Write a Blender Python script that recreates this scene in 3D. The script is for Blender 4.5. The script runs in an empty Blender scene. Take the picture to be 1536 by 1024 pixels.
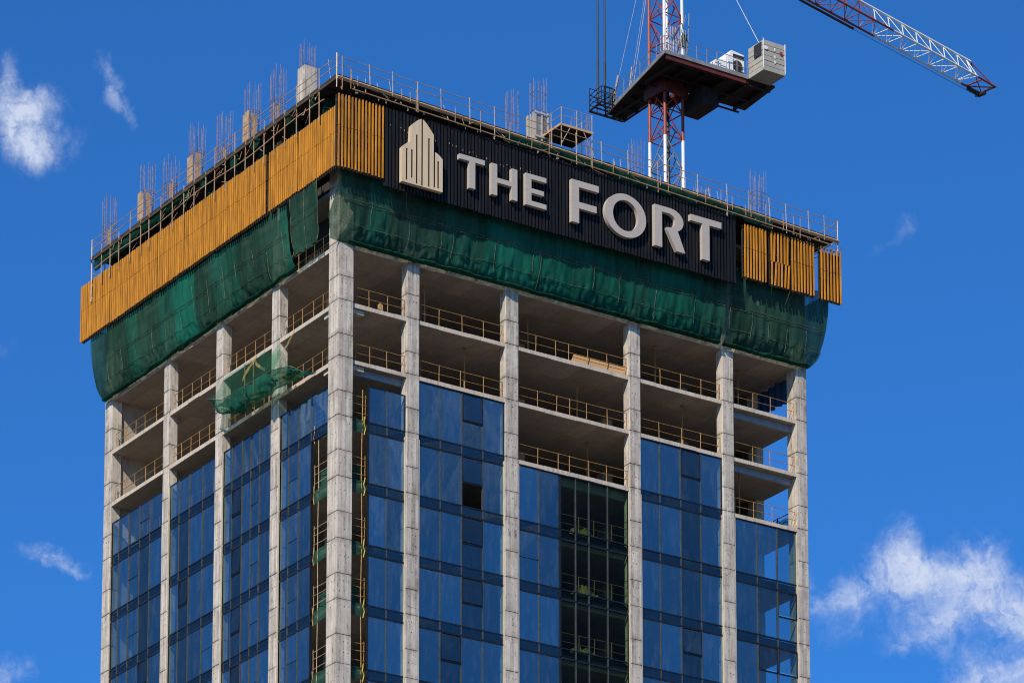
import bpy, bmesh, math, random
from mathutils import Vector, noise, Matrix
random.seed(7)
rnd = random.uniform
scene = bpy.context.scene
col = scene.collection

# ------------------------------------------------------------------ helpers
class MB:
    """collects simple shapes in world coordinates and links them as one mesh object"""
    def __init__(s): s.v = []; s.f = []; s.m = []; s.a = {}
    def add(s, vs, fs, mi=0):
        b = len(s.v); s.v += [tuple(v) for v in vs]
        s.f += [tuple(b + i for i in f) for f in fs]; s.m += [mi] * len(fs)
    def box(s, x0, x1, y0, y1, z0, z1, mi=0):
        s.add([(x0,y0,z0),(x1,y0,z0),(x1,y1,z0),(x0,y1,z0),(x0,y0,z1),(x1,y0,z1),(x1,y1,z1),(x0,y1,z1)],
              [(0,3,2,1),(4,5,6,7),(0,1,5,4),(1,2,6,5),(2,3,7,6),(3,0,4,7)], mi)
    def cbox(s, x0, x1, y0, y1, z0, z1, c, mi=0):
        """box with chamfered vertical edges and chamfered ends"""
        def ring(d, z):
            a0, a1, b0, b1 = x0+d, x1-d, y0+d, y1-d
            return [(a0+c,b0,z),(a1-c,b0,z),(a1,b0+c,z),(a1,b1-c,z),(a1-c,b1,z),(a0+c,b1,z),(a0,b1-c,z),(a0,b0+c,z)]
        h = z1-z0; zs = [(c*.5,z0,1),(0,z0+c*.5,1),(0,z0+min(.16,h*.2),.25),(0,z0+min(.5,h*.3),0),(0,z1-min(.45,h*.3),0),(0,z1-min(.12,h*.15),.3),(0,z1-c*.5,.9),(c*.5,z1,1)]
        vs = []
        for d, z, st in zs:
            for p in ring(d, z): s.a[len(s.v)+len(vs)] = st; vs.append(p)
        fs = [tuple(range(7,-1,-1)), tuple(range(56,64))]
        for r in range(7):
            for i in range(8):
                j = (i+1) % 8
                fs.append((r*8+i, r*8+j, r*8+8+j, r*8+8+i))
        s.add(vs, fs, mi)
    def bar(s, p0, p1, r, n=6, mi=0, r1=None):
        p0, p1 = Vector(p0), Vector(p1); d = p1 - p0
        if d.length < 1e-6: return
        d.normalize(); a = d.orthogonal().normalized(); b = d.cross(a)
        r1 = r if r1 is None else r1
        vs = []
        for p, rr in ((p0, r), (p1, r1)):
            for i in range(n):
                t = 2*math.pi*(i+.5)/n
                vs.append(p + (a*math.cos(t) + b*math.sin(t))*rr)
        fs = [(i,(i+1)%n,n+(i+1)%n,n+i) for i in range(n)] + [tuple(range(n-1,-1,-1)), tuple(range(n,2*n))]
        s.add(vs, fs, mi)
    def path(s, pts, r, n=5, mi=0):
        for a, b in zip(pts[:-1], pts[1:]): s.bar(a, b, r, n, mi)
    def prism(s, poly, ax, a0, a1, mi=0):
        """poly of (u,z) extruded along y ('y': u is x) or x ('x': u is y) from a0 to a1"""
        n = len(poly)
        P = (lambda u,z,a: (u,a,z)) if ax == 'y' else (lambda u,z,a: (a,u,z))
        vs = [P(u,z,a0) for u,z in poly] + [P(u,z,a1) for u,z in poly]
        fs = [tuple(range(n)), tuple(range(2*n-1,n-1,-1))] + [(i,n+i,n+(i+1)%n,(i+1)%n) for i in range(n)]
        s.add(vs, fs, mi)
    def grid(s, fn, nu, nv, mi=0):
        vs = [fn(i/nu, j/nv) for j in range(nv+1) for i in range(nu+1)]
        w = nu+1
        fs = [(j*w+i, j*w+i+1, (j+1)*w+i+1, (j+1)*w+i) for j in range(nv) for i in range(nu)]
        s.add(vs, fs, mi)
    def build(s, name, mats, parent=None, origin=None, smooth=False, recalc=True):
        o3 = Vector(origin) if origin is not None else (parent_origin(parent) if parent else Vector((0,0,0)))
        me = bpy.data.meshes.new(name)
        me.from_pydata([tuple(Vector(v)-o3) for v in s.v], [], s.f)
        if not isinstance(mats, (list, tuple)): mats = [mats]
        for m in mats: me.materials.append(m)
        for p, i in zip(me.polygons, s.m): p.material_index = i; p.use_smooth = smooth
        if s.a:
            at = me.attributes.new('stain', 'FLOAT', 'POINT')
            for i, v in s.a.items(): at.data[i].value = v
        if recalc:
            bm = bmesh.new(); bm.from_mesh(me)
            bmesh.ops.recalc_face_normals(bm, faces=bm.faces); bm.to_mesh(me); bm.free()
        o = bpy.data.objects.new(name, me); col.objects.link(o)
        if parent: o.parent = parent
        else: o.location = o3
        return o

def parent_origin(p):
    v = Vector((0,0,0))
    while p: v += p.location; p = p.parent
    return v
def tag(o, label=None, cat=None, group=None, kind=None):
    if label: o['label'] = label
    if cat: o['category'] = cat
    if group: o['group'] = group
    if kind: o['kind'] = kind
    return o
def thing(name, label, cat, loc, group=None):
    o = bpy.data.objects.new(name, None); o.empty_display_size = .3
    o.location = loc; col.objects.link(o)
    return tag(o, label, cat, group)

# ------------------------------------------------------------------ materials
class NT:
    def __init__(s, name):
        s.m = bpy.data.materials.new(name); s.m.use_nodes = True
        s.t = s.m.node_tree; s.t.nodes.clear()
        s.out = s.t.nodes.new('ShaderNodeOutputMaterial')
    def n(s, typ, **kw):
        x = s.t.nodes.new(typ)
        for k, v in kw.items():
            if k.startswith('i_'):
                key = k[2:].replace('_',' ')
                x.inputs[int(key) if key.isdigit() else key].default_value = v
            else: setattr(x, k, v)
        return x
    def l(s, a, b): s.t.links.new(a, b)
    def pos(s, scale=(1,1,1)):
        g = s.n('ShaderNodeNewGeometry'); m = s.n('ShaderNodeMapping'); m.inputs['Scale'].default_value = scale
        s.l(g.outputs['Position'], m.inputs['Vector']); return m.outputs['Vector']
    def noise(s, vec, scale, detail=4, rough=.6):
        x = s.n('ShaderNodeTexNoise'); x.inputs['Scale'].default_value = scale
        x.inputs['Detail'].default_value = detail; x.inputs['Roughness'].default_value = rough
        s.l(vec, x.inputs['Vector']); return x.outputs['Fac']
    def ramp(s, fac, stops):
        r = s.n('ShaderNodeValToRGB'); e = r.color_ramp.elements
        while len(e) < len(stops): e.new(.5)
        for k, (p, c) in zip(e, stops):
            k.position = p; k.color = (*c, 1) if len(c) == 3 else c
        s.l(fac, r.inputs['Fac']); return r.outputs['Color']
    def mixc(s, fac, a, b, mode='MIX'):
        x = s.n('ShaderNodeMix', data_type='RGBA', blend_type=mode)
        for sock, v in ((x.inputs[0], fac), (x.inputs[6], a), (x.inputs[7], b)):
            if hasattr(v, 'is_output'): s.l(v, sock)
            else: sock.default_value = v if isinstance(v, (int,float)) else (*v, 1)
        return x.outputs[2]
    def done(s, shader): s.l(shader, s.out.inputs['Surface']); return s.m

def g3(v): return (v, v, v)
def painted(name, c, rough=.5, metal=0., var=.12, vscale=2.5, dirt=None, dirtamt=.5, aniso=(1,1,1), bump=0., spec=.4):
    k = NT(name); b = k.n('ShaderNodeBsdfPrincipled')
    b.inputs['Roughness'].default_value = rough; b.inputs['Metallic'].default_value = metal
    b.inputs['Specular IOR Level'].default_value = spec
    f = k.noise(k.pos(aniso), vscale, 5, .65)
    lo = tuple(x*(1-var*1.6) for x in c); hi = tuple(min(1,x*(1+var)) for x in c)
    cc = k.ramp(f, [(.3, lo), (.7, hi)])
    if dirt:
        f2 = k.noise(k.pos((aniso[0]*1.7,aniso[1]*1.7,aniso[2]*1.1)), vscale*3.1, 6, .7)
        cc = k.mixc(k.ramp(f2, [(.52, g3(0)), (.7, g3(dirtamt))]), cc, dirt)
    k.l(cc, b.inputs['Base Color'])
    if bump:
        bp = k.n('ShaderNodeBump'); bp.inputs['Strength'].default_value = bump; bp.inputs['Distance'].default_value = .02
        k.l(k.noise(k.pos((1,1,1)), 9, 6, .7), bp.inputs['Height']); k.l(bp.outputs['Normal'], b.inputs['Normal'])
    return k.done(b.outputs['BSDF'])

def concrete(name, base, streak=(.17,.16,.145), amt=.75, blot=.16, boards=0, panels=False):
    k = NT(name); b = k.n('ShaderNodeBsdfPrincipled'); b.inputs['Roughness'].default_value = .85
    b.inputs['Specular IOR Level'].default_value = .25
    lo = tuple(x*(1-blot*1.5) for x in base); hi = tuple(x*(1+blot) for x in base)
    blotch = k.ramp(k.noise(k.pos((1,1,.55)), 1.15, 5, .6), [(.3, lo), (.72, hi)])
    grain = k.mixc(.45, blotch, k.ramp(k.noise(k.pos((3.2,3.2,.9)), 3.2, 7, .75), [(.28, tuple(x*.6 for x in base)), (.7, tuple(x*1.16 for x in base))]))
    st = k.ramp(k.noise(k.pos((5.2,5.2,.22)), 1.25, 4, .6), [(.46, g3(0)), (.64, g3(amt*.85))])
    sp = k.ramp(k.noise(k.pos((1,1,.8)), 2.6, 6, .75), [(.42, g3(.12)), (.66, g3(1))])
    mk = k.mixc(1.0, st, sp, 'MULTIPLY')
    c1 = k.mixc(mk, grain, streak)
    # thin rust coloured runs
    rs = k.ramp(k.noise(k.pos((7.5,7.5,.14)), 1.1, 3, .5), [(.62, g3(0)), (.72, g3(.4))])
    c2 = k.mixc(rs, c1, (.26,.20,.14))
    if boards:
        at = k.n('ShaderNodeAttribute', attribute_name='stain')
        jn = k.ramp(k.noise(k.pos((2.2,2.2,1.3)), 1.6, 6, .7), [(.36, g3(0)), (.66, g3(1))])
        c2 = k.mixc(k.mixc(1.0, k.mixc(1.0, at.outputs['Color'], jn, 'MULTIPLY'), g3(.75), 'MULTIPLY'), c2, (.16,.135,.105))
        g = k.n('ShaderNodeNewGeometry'); sx = k.n('ShaderNodeSeparateXYZ'); k.l(g.outputs['Position'], sx.inputs[0])
        def mt(op, a, bb):
            x = k.n('ShaderNodeMath', operation=op)
            for so, v in zip(x.inputs, (a, bb)):
                if hasattr(v, 'is_output'): k.l(v, so)
                else: so.default_value = v
            return x.outputs[0]
        u = mt('DIVIDE', mt('ADD', sx.outputs[0], sx.outputs[1]), boards)
        zz = mt('FLOOR', mt('DIVIDE', sx.outputs[2], 1.83), 0)
        wn = k.n('ShaderNodeTexWhiteNoise', noise_dimensions='2D'); cv = k.n('ShaderNodeCombineXYZ')
        k.l(mt('FLOOR', u, 0), cv.inputs[0]); k.l(zz, cv.inputs[1]); k.l(cv.outputs[0], wn.inputs['Vector'])
        c2 = k.mixc(1.0, c2, k.ramp(wn.outputs['Value'], [(0, g3(.80)), (1, g3(1.12))]), 'MULTIPLY')
        c2 = k.mixc(k.ramp(mt('FRACT', u, 0), [(0, g3(.34)), (.08, g3(.26)), (.14, g3(0))]), c2, (.2,.18,.15))
    if panels:
        g = k.n('ShaderNodeNewGeometry'); sx = k.n('ShaderNodeSeparateXYZ'); k.l(g.outputs['Position'], sx.inputs[0])
        wn = k.n('ShaderNodeTexWhiteNoise', noise_dimensions='3D'); cv = k.n('ShaderNodeCombineXYZ')
        fr = []
        for q, (so, d) in enumerate(zip(sx.outputs, (1.22, 2.44, 3.0))):
            dv = k.n('ShaderNodeMath', operation='DIVIDE'); k.l(so, dv.inputs[0]); dv.inputs[1].default_value = d
            fl = k.n('ShaderNodeMath', operation='FLOOR'); k.l(dv.outputs[0], fl.inputs[0]); k.l(fl.outputs[0], cv.inputs[q])
            f1 = k.n('ShaderNodeMath', operation='FRACT'); k.l(dv.outputs[0], f1.inputs[0]); fr.append(f1.outputs[0])
        k.l(cv.outputs[0], wn.inputs['Vector'])
        c2 = k.mixc(1.0, c2, k.ramp(wn.outputs['Value'], [(0, g3(.86)), (1, g3(1.10))]), 'MULTIPLY')
        for f1, e in zip(fr[:2], (.025,.013)): c2 = k.mixc(k.ramp(f1, [(0, g3(.6)), (e, g3(.5)), (e*1.3, g3(0))]), c2, (.15,.125,.10))
    k.l(c2, b.inputs['Base Color'])
    bp = k.n('ShaderNodeBump'); bp.inputs['Strength'].default_value = .35; bp.inputs['Distance'].default_value = .03
    k.l(k.noise(k.pos((1,1,1)), 6, 7, .7), bp.inputs['Height']); k.l(bp.outputs['Normal'], b.inputs['Normal'])
    return k.done(b.outputs['BSDF'])

def netting(name, ca, cb, hole=.3, trans=.45, weave=1.0):
    """shade netting: a translucent cloth with open weave"""
    k = NT(name)
    f = k.noise(k.pos((1.5,1.5,.18)), 1.5, 5, .6)
    big = k.noise(k.pos((.28,.28,.12)), 1.0, 2, .5)
    c = k.ramp(f, [(.3, ca), (.7, cb)])
    c = k.mixc(k.ramp(big, [(.42, g3(.0)), (.6, g3(.55))]), c, tuple(x*1.35 for x in cb))
    d = k.n('ShaderNodeBsdfDiffuse'); t = k.n('ShaderNodeBsdfTranslucent'); k.l(c, d.inputs['Color']); k.l(c, t.inputs['Color'])
    m = k.n('ShaderNodeMixShader'); m.inputs[0].default_value = trans
    k.l(d.outputs[0], m.inputs[1]); k.l(t.outputs[0], m.inputs[2])
    tr = k.n('ShaderNodeBsdfTransparent'); tr.inputs['Color'].default_value = (.75,.95,.85,1)
    h = k.ramp(k.noise(k.pos((2.2,2.2,.35)), 1.3, 4, .6), [(.3, g3(max(0,hole-.12))), (.72, g3(hole+.16))])
    w = k.ramp(k.noise(k.pos((1,1,.5)), 22, 2, .5), [(.4, g3(.75)), (.62, g3(1.2))])
    hh = k.mixc(weave, h, k.mixc(1.0, h, w, 'MULTIPLY'))
    m2 = k.n('ShaderNodeMixShader'); k.l(hh, m2.inputs[0]); k.l(m.outputs[0], m2.inputs[1]); k.l(tr.outputs[0], m2.inputs[2])
    return k.done(m2.outputs[0])

def glass(name, refl, rcol, tcol, smear=.0, vary=.0, base=.012):
    k = NT(name)
    gl = k.n('ShaderNodeBsdfGlossy'); gl.inputs['Roughness'].default_value = .015; gl.inputs['Color'].default_value = (*rcol,1)
    bp = k.n('ShaderNodeBump'); bp.inputs['Strength'].default_value = .25; bp.inputs['Distance'].default_value = .05
    k.l(k.noise(k.pos((1,1,.5)), .55, 2, .5), bp.inputs['Height']); k.l(bp.outputs['Normal'], gl.inputs['Normal'])
    tr = k.n('ShaderNodeBsdfTransparent'); tr.inputs['Color'].default_value = (*tcol,1)
    m = k.n('ShaderNodeMixShader'); m.inputs[0].default_value = refl
    if vary:   # panes of slightly different coating, and age
        oi = k.n('ShaderNodeObjectInfo'); r = k.n('ShaderNodeMapRange')
        k.l(oi.outputs['Random'], r.inputs[0]); r.inputs[3].default_value = refl-vary; r.inputs[4].default_value = refl+vary
        k.l(r.outputs[0], m.inputs[0])
    k.l(tr.outputs[0], m.inputs[1]); k.l(gl.outputs[0], m.inputs[2])
    # dusty smears on the panes
    df = k.n('ShaderNodeBsdfDiffuse'); df.inputs['Color'].default_value = (.30,.36,.42,1)
    f = k.ramp(k.noise(k.pos((2.6,2.6,.5)), 1.2, 6, .7), [(.5, g3(base)), (.8, g3(base+smear))])
    m2 = k.n('ShaderNodeMixShader'); k.l(f, m2.inputs[0]); k.l(m.outputs[0], m2.inputs[1]); k.l(df.outputs[0], m2.inputs[2])
    return k.done(m2.outputs[0])

M = {}
M['concrete'] = concrete('column_concrete', (.60,.53,.44), streak=(.13,.118,.10), amt=1.1, blot=.22, boards=.27)
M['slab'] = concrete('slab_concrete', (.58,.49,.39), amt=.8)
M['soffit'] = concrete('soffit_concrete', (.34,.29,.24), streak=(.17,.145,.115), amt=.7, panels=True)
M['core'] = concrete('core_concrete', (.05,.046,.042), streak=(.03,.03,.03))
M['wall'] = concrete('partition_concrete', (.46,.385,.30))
M['hole'] = painted('tie_hole', (.03,.028,.026), .9)
M['joint'] = painted('joint_shadow_line', (.10,.09,.08), .9)
M['gold'] = painted('gold_aluminium', (.60,.245,.014), .45, .0, .32, 1.5, dirt=(.27,.12,.02), dirtamt=.6, aniso=(3,3,.3))
M['goldback'] = painted('gold_frame_dark', (.035,.028,.018), .7)
M['black'] = painted('black_cladding', (.0125,.0128,.0145), .55, 0, .3, 1.5, aniso=(3,3,.3), spec=.25)
M['blackback'] = painted('black_backing', (.006,.0065,.008), .7)
M['letter'] = painted('letter_face', (.47,.41,.345), .45, .0, .07, 3, dirt=(.42,.365,.31), dirtamt=.2, aniso=(.5,.5,4))
M['emblem'] = painted('emblem_face', (.66,.515,.335), .42, .0, .1, 2, dirt=(.50,.37,.22), dirtamt=.4, aniso=(3,3,.25))
M['rail'] = painted('yellow_rail_paint', (.40,.205,.045), .6, 0, .3, 4, dirt=(.13,.055,.022), dirtamt=.8)
M['tube'] = painted('scaffold_tube', (.40,.265,.15), .6, .0, .25, 3, dirt=(.20,.10,.055), dirtamt=.8)
M['tubegrey'] = painted('galvanised_tube', (.47,.37,.27), .5, .1, .2, 3, dirt=(.25,.14,.08), dirtamt=.6)
M['ledger'] = painted('timber_ledger', (.52,.32,.17), .8, 0, .2, 2)
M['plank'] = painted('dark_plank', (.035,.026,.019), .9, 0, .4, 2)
M['rust'] = painted('rusty_rebar', (.33,.20,.115), .85, 0, .4, 5)
M['board'] = painted('weathered_board', (.42,.28,.17), .85, 0, .25, 2)
M['ply'] = painted('plywood', (.50,.29,.13), .8, 0, .1, 1.5, aniso=(.4,3,3))
M['frame'] = painted('mullion_dark', (.018,.02,.023), .4, .3, .2)
M['mull'] = painted('mullion_grey', (.095,.095,.095), .45, .4, .2)
M['spandrel'] = painted('spandrel_back', (.012,.016,.022), .6)
M['glass'] = glass('blue_facade_glass', .35, (.62,.85,.86), (.52,.68,.74), .11, .08)
M['glassdark'] = glass('dark_facade_glass', .19, (.6,.82,.82), (.36,.52,.55), .05, .05)
M['glassclear'] = glass('green_clear_glass', .009, (.8,.95,.9), (.40,.54,.44), .010, 0, .002)
M['glasssp'] = glass('spandrel_glass', .135, (.55,.80,.82), (.20,.3,.36), .02)
M['net'] = netting('green_net', (.018,.046,.033), (.034,.094,.064), .26, .18)
M['netmid'] = netting('middle_green_net', (.015,.058,.041), (.024,.125,.083), .20, .2)
M['netbright'] = netting('bright_green_net', (.012,.070,.048), (.015,.160,.105), .13, .22)
M['netdark'] = netting('dark_green_net', (.008,.034,.022), (.014,.07,.045), .12, .35)
M['rope'] = painted('net_rope', (.15,.165,.09), .8, 0, .6)
M['ropeblue'] = painted('net_edge_tape', (.10,.26,.18), .8)
M['rag'] = netting('straw_coloured_net', (.42,.29,.09), (.62,.46,.19), .35, .4)
M['tarp'] = painted('blue_sheeting', (.008,.055,.165), .6, 0, .35, 1.5, aniso=(4,4,.2))
M['cranered'] = painted('crane_red', (.30,.045,.024), .5, 0, .2, 2.5, dirt=(.36,.11,.055), dirtamt=.6)
M['cranecollar'] = painted('dark_red_collar', (.12,.02,.012), .6, 0, .25)
M['cranewhite'] = painted('crane_white', (.78,.78,.76), .5, 0, .06, 2, dirt=(.5,.46,.4), dirtamt=.4)
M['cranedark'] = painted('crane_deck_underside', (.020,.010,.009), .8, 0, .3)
M['cranegrey'] = painted('crane_grey_steel', (.30,.29,.28), .5, .3, .2)
M['weight'] = painted('counterweight_panel', (.40,.375,.315), .7, 0, .1, 1.5, dirt=(.26,.235,.19), dirtamt=.4)
M['blackiron'] = painted('black_iron', (.022,.022,.024), .6)
M['winch'] = painted('winch_white', (.80,.80,.79), .45, 0, .05, 2)
M['dark'] = painted('dark_grille', (.03,.03,.032), .6)
M['redmark'] = painted('red_marker', (.35,.05,.04), .6)
M['ground'] = painted('city_ground', (.13,.122,.11), .9, 0, .3, .02)
M['yellow'] = painted('yellow_hose', (.62,.42,.03), .6)
M['steel'] = painted('steel_beam', (.27,.29,.31), .5, .1, .15, 2)

# ------------------------------------------------------------------ levels and bays
A = {-1: 3.54, 0: 0.0, 1: -3.446, 2: -7.02, 3: -10.70, 4: -14.393, 5: -18.0, 6: -21.802, 7: -25.5, 8: -29.2}
BO = 2.088
GROUND = -104.0
XR, YB = 33.66, 28.5          # outer right and back faces
E0 = .09                      # front plane of the ordinary columns
XC = [(0.0,1.0), (4.675,5.53), (11.495,12.41), (20.352,21.17), (27.237,28.08), (32.857,33.66)]
YC = [(0.0,1.12), (6.885,7.76), (13.556,14.38), (20.116,20.87), (27.57,28.5)]

B = thing('tower_building', 'concrete framed high-rise under construction, part clad in blue glass, filling the picture', 'building', (16.8,14,GROUND))

def joints():
    z = []
    for k in range(-1, 9):
        z += [A[k], A[k]-BO]
    return sorted(z)
JO = joints()
def make_column(x0,x1,y0,y1,holes=()):
    m = MB(); zs = [GROUND+.01] + JO + [7.0, 12.5]
    for a, b in zip(zs[:-1], zs[1:]):
        jx, jy = rnd(-.008,.008), rnd(-.008,.008)
        m.cbox(x0+jx, x1+jx, y0+jy, y1+jy, a+.013, b-.013, .025)
        if b-a < 3 and a > -30:
            pass
    m.box(x0+.03, x1-.03, y0+.03, y1-.03, GROUND+.02, 12.48, 1)
    for z in JO:
        for ax in holes:
            lo, hi = (x0,x1) if ax == 'y' else (y0,y1)
            for zz in (z-.42, z-1.05 if rnd(0,1) < .6 else z-.8):
                for u in (lo+.2, (lo+hi)/2+rnd(-.04,.04), hi-.22):
                    if rnd(0,1) < .45: continue
                    r = rnd(.016,.03)
                    P = [(u+r*math.cos(t*math.pi/3), zz+r*math.sin(t*math.pi/3)) for t in range(6)]
                    q = y0 if ax == 'y' else x0
                    m.prism(P, ax, q-.012, q+.01, 2)
    return m.build('column', [M['concrete'], M['joint'], M['hole']], B)
GP0 = .25
make_column(0,1.0,0,1.12,('y','x'))
for i in (1,2,3,4): make_column(*XC[i], E0, E0+.62, ('y',))
make_column(*XC[5], E0, 1.05, ('y',))
for j in (1,2,3): make_column(E0, E0+.6, *YC[j], ('x',))
make_column(E0, .8, *YC[4], ('x',))
for y in (4.55, 11.2, 18.4, 27.7): make_column(33.0, XR, y, y+.8)
for x in (6.5, 13.5, 20.5, 27): make_column(x, x+.8, 27.6, YB)

m = MB()
for i in (1,2,3,4):
    a, b = XC[i]; z1 = A[2]-.3
    for (q0, q1) in ((a-.055,a-.004),(b+.004,b+.055)): m.box(q0, q1, E0+.02, GP0+.02, -31.9, z1)
m.box(XC[5][0]-.055, XC[5][0]-.004, E0+.02, GP0+.02, -31.9, A[2]-.3)
for j in (1,2,3):
    a, b = YC[j]
    m.box(E0+.02, GP0+.02, a-.05, a-.004, -31.9, A[1]-1.4)
m.build('edge_return', M['slab'], B)
# floor slabs : plate plus rough cast edge pieces on the two visible faces
for k in range(-1, 9):
    z = A[k]; m = MB()
    R0 = .22 if k < 2 else .50
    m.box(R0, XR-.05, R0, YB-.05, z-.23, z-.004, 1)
    if k >= 2:
        m.box(R0-.05, XR-.2, R0-.05, R0-.002, z-.235, z-.003); m.box(R0-.05, R0-.002, R0, YB-.3, z-.235, z-.003)
    def edge(u0, u1, ax, back):
        u = u0
        while u < u1-.05:
            w = min(rnd(1.0,2.8), u1-u)
            if u1-u-w < .5: w = u1-u
            o = E0+.05+rnd(-.018,.018); t = rnd(-.012,.012); bt = rnd(-.018,.012)
            if ax == 'y': m.box(u+.002, u+w-.002, o, back, z-.236+bt, z+t)
            else: m.box(o, back, u+.002, u+w-.002, z-.236+bt, z+t)
            u += w
    for i, (a, b) in enumerate(zip(XC[:-1], XC[1:])):
        if k < 2: edge(a[1]+.004, b[0]-.004, 'y', .219)
        elif k == 2 and i in (2, 4): edge(a[1]+.004, b[0]-.004, 'y', .44)
    for (a, b) in zip(YC[:-1], YC[1:]):
        if k < 2: edge(a[1]+.004, b[0]-.004, 'x', .219)
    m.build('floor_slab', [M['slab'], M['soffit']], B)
# upper slab behind the cladding
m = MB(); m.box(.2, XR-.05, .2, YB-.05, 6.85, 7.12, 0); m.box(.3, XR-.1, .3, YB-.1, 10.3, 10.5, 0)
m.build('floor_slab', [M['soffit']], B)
# downstand beams
def beam(x0,x1,y0,y1,z0,z1,mat): 
    m = MB(); m.box(x0,x1,y0,y1,z0,z1); m.build('edge_beam', mat, B)
for k in (0,1,2,3):
    zt = A[k]-.24
    if k < 2 or k == 2:
        pass
    beam(28.09, 32.85, .62, .80, zt-.42, zt-.002, M['steel'])
beam(1.01, 4.66, .62, .80, A[1]-.66, A[1]-.242, M['steel'])
for k in (0,1):
    m = MB(); m.box(1.0, 1.9, .30, .62, A[k]-.52, A[k]-.26); m.build('edge_beam', M['slab'], B)
    m = MB(); m.box(.30, .62, 1.13, 2.1, A[k]-.50, A[k]-.26); m.build('edge_beam', M['slab'], B)
for (x, y) in ((3.3,6.2),(8.4,6.4),(16.2,6.2),(22.5,6.0),(28.4,6.3),(6.2,10.5),(6.0,17.2),(6.2,23.6)):
    m = MB(); m.box(x, x+.7, y, y+.7, -31, 3.3); m.build('column', M['slab'], B)
for k in (3,4,5,6):
    m = MB(); m.box(15.4, 20.33, .62, .80, A[k-1]-.72, A[k-1]-.242); m.build('edge_beam', M['slab'], B)
# core, and inner walls added in dark colour to block light
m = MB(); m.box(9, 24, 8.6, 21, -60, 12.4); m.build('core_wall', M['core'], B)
m = MB(); m.box(.82, 30, 27.75, 27.95, -60, 3.3); m.build('partition_light_block', M['wall'], B)  # seen at the far left end, carried on across the back to block light
m = MB(); m.box(32.6, 33.2, 5.38, 27.6, -60, 6.8); m.box(24.1, 32.58, 10.5, 10.7, -60, 6.8); m.build('partition_light_block', M['core'], B)
m = MB(); m.box(1.6, 33.3, 1.9, 2.1, 3.6, 11.7); m.box(1.6, 1.8, 2.2, 27.9, 3.6, 12.3); m.box(.9, 12, 28.0, 28.2, 3.6, 12.3); m.box(33.35, 33.5, 1.2, 28, 3.6, 12.0); m.build('partition_light_block', M['core'], B)  # added to keep the storeys behind the nets dark
# lower storeys, beneath the frame of the photograph
m = MB(); m.box(.4, XR-.4, .4, YB-.4, GROUND+.05, -32.0); m.build('lower_storeys', M['spandrel'], B)
# roof formwork deck, falling gently to the right
def zd(x): return 12.84 - .0310*(x+1.27)
m = MB()
for i in range(18):
    x0 = -1.2 + i*2.0; x1 = x0+1.99
    a, b = zd(x0), zd(x1)
    m.add([(x0,-1.62,a-.17),(x1,-1.62,b-.17),(x1,28.3,b-.17),(x0,28.3,a-.17),(x0,-1.62,a),(x1,-1.62,b),(x1,28.3,b),(x0,28.3,a)],
          [(0,3,2,1),(4,5,6,7),(0,1,5,4),(1,2,6,5),(2,3,7,6),(3,0,4,7)])
for y in [i*1.7 for i in range(17)]:
    m.bar((-1.0,y,zd(-1)-.26),(34.4,y,zd(34.4)-.26),.08,4)
m.build('roof_deck', M['plank'], B)

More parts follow.
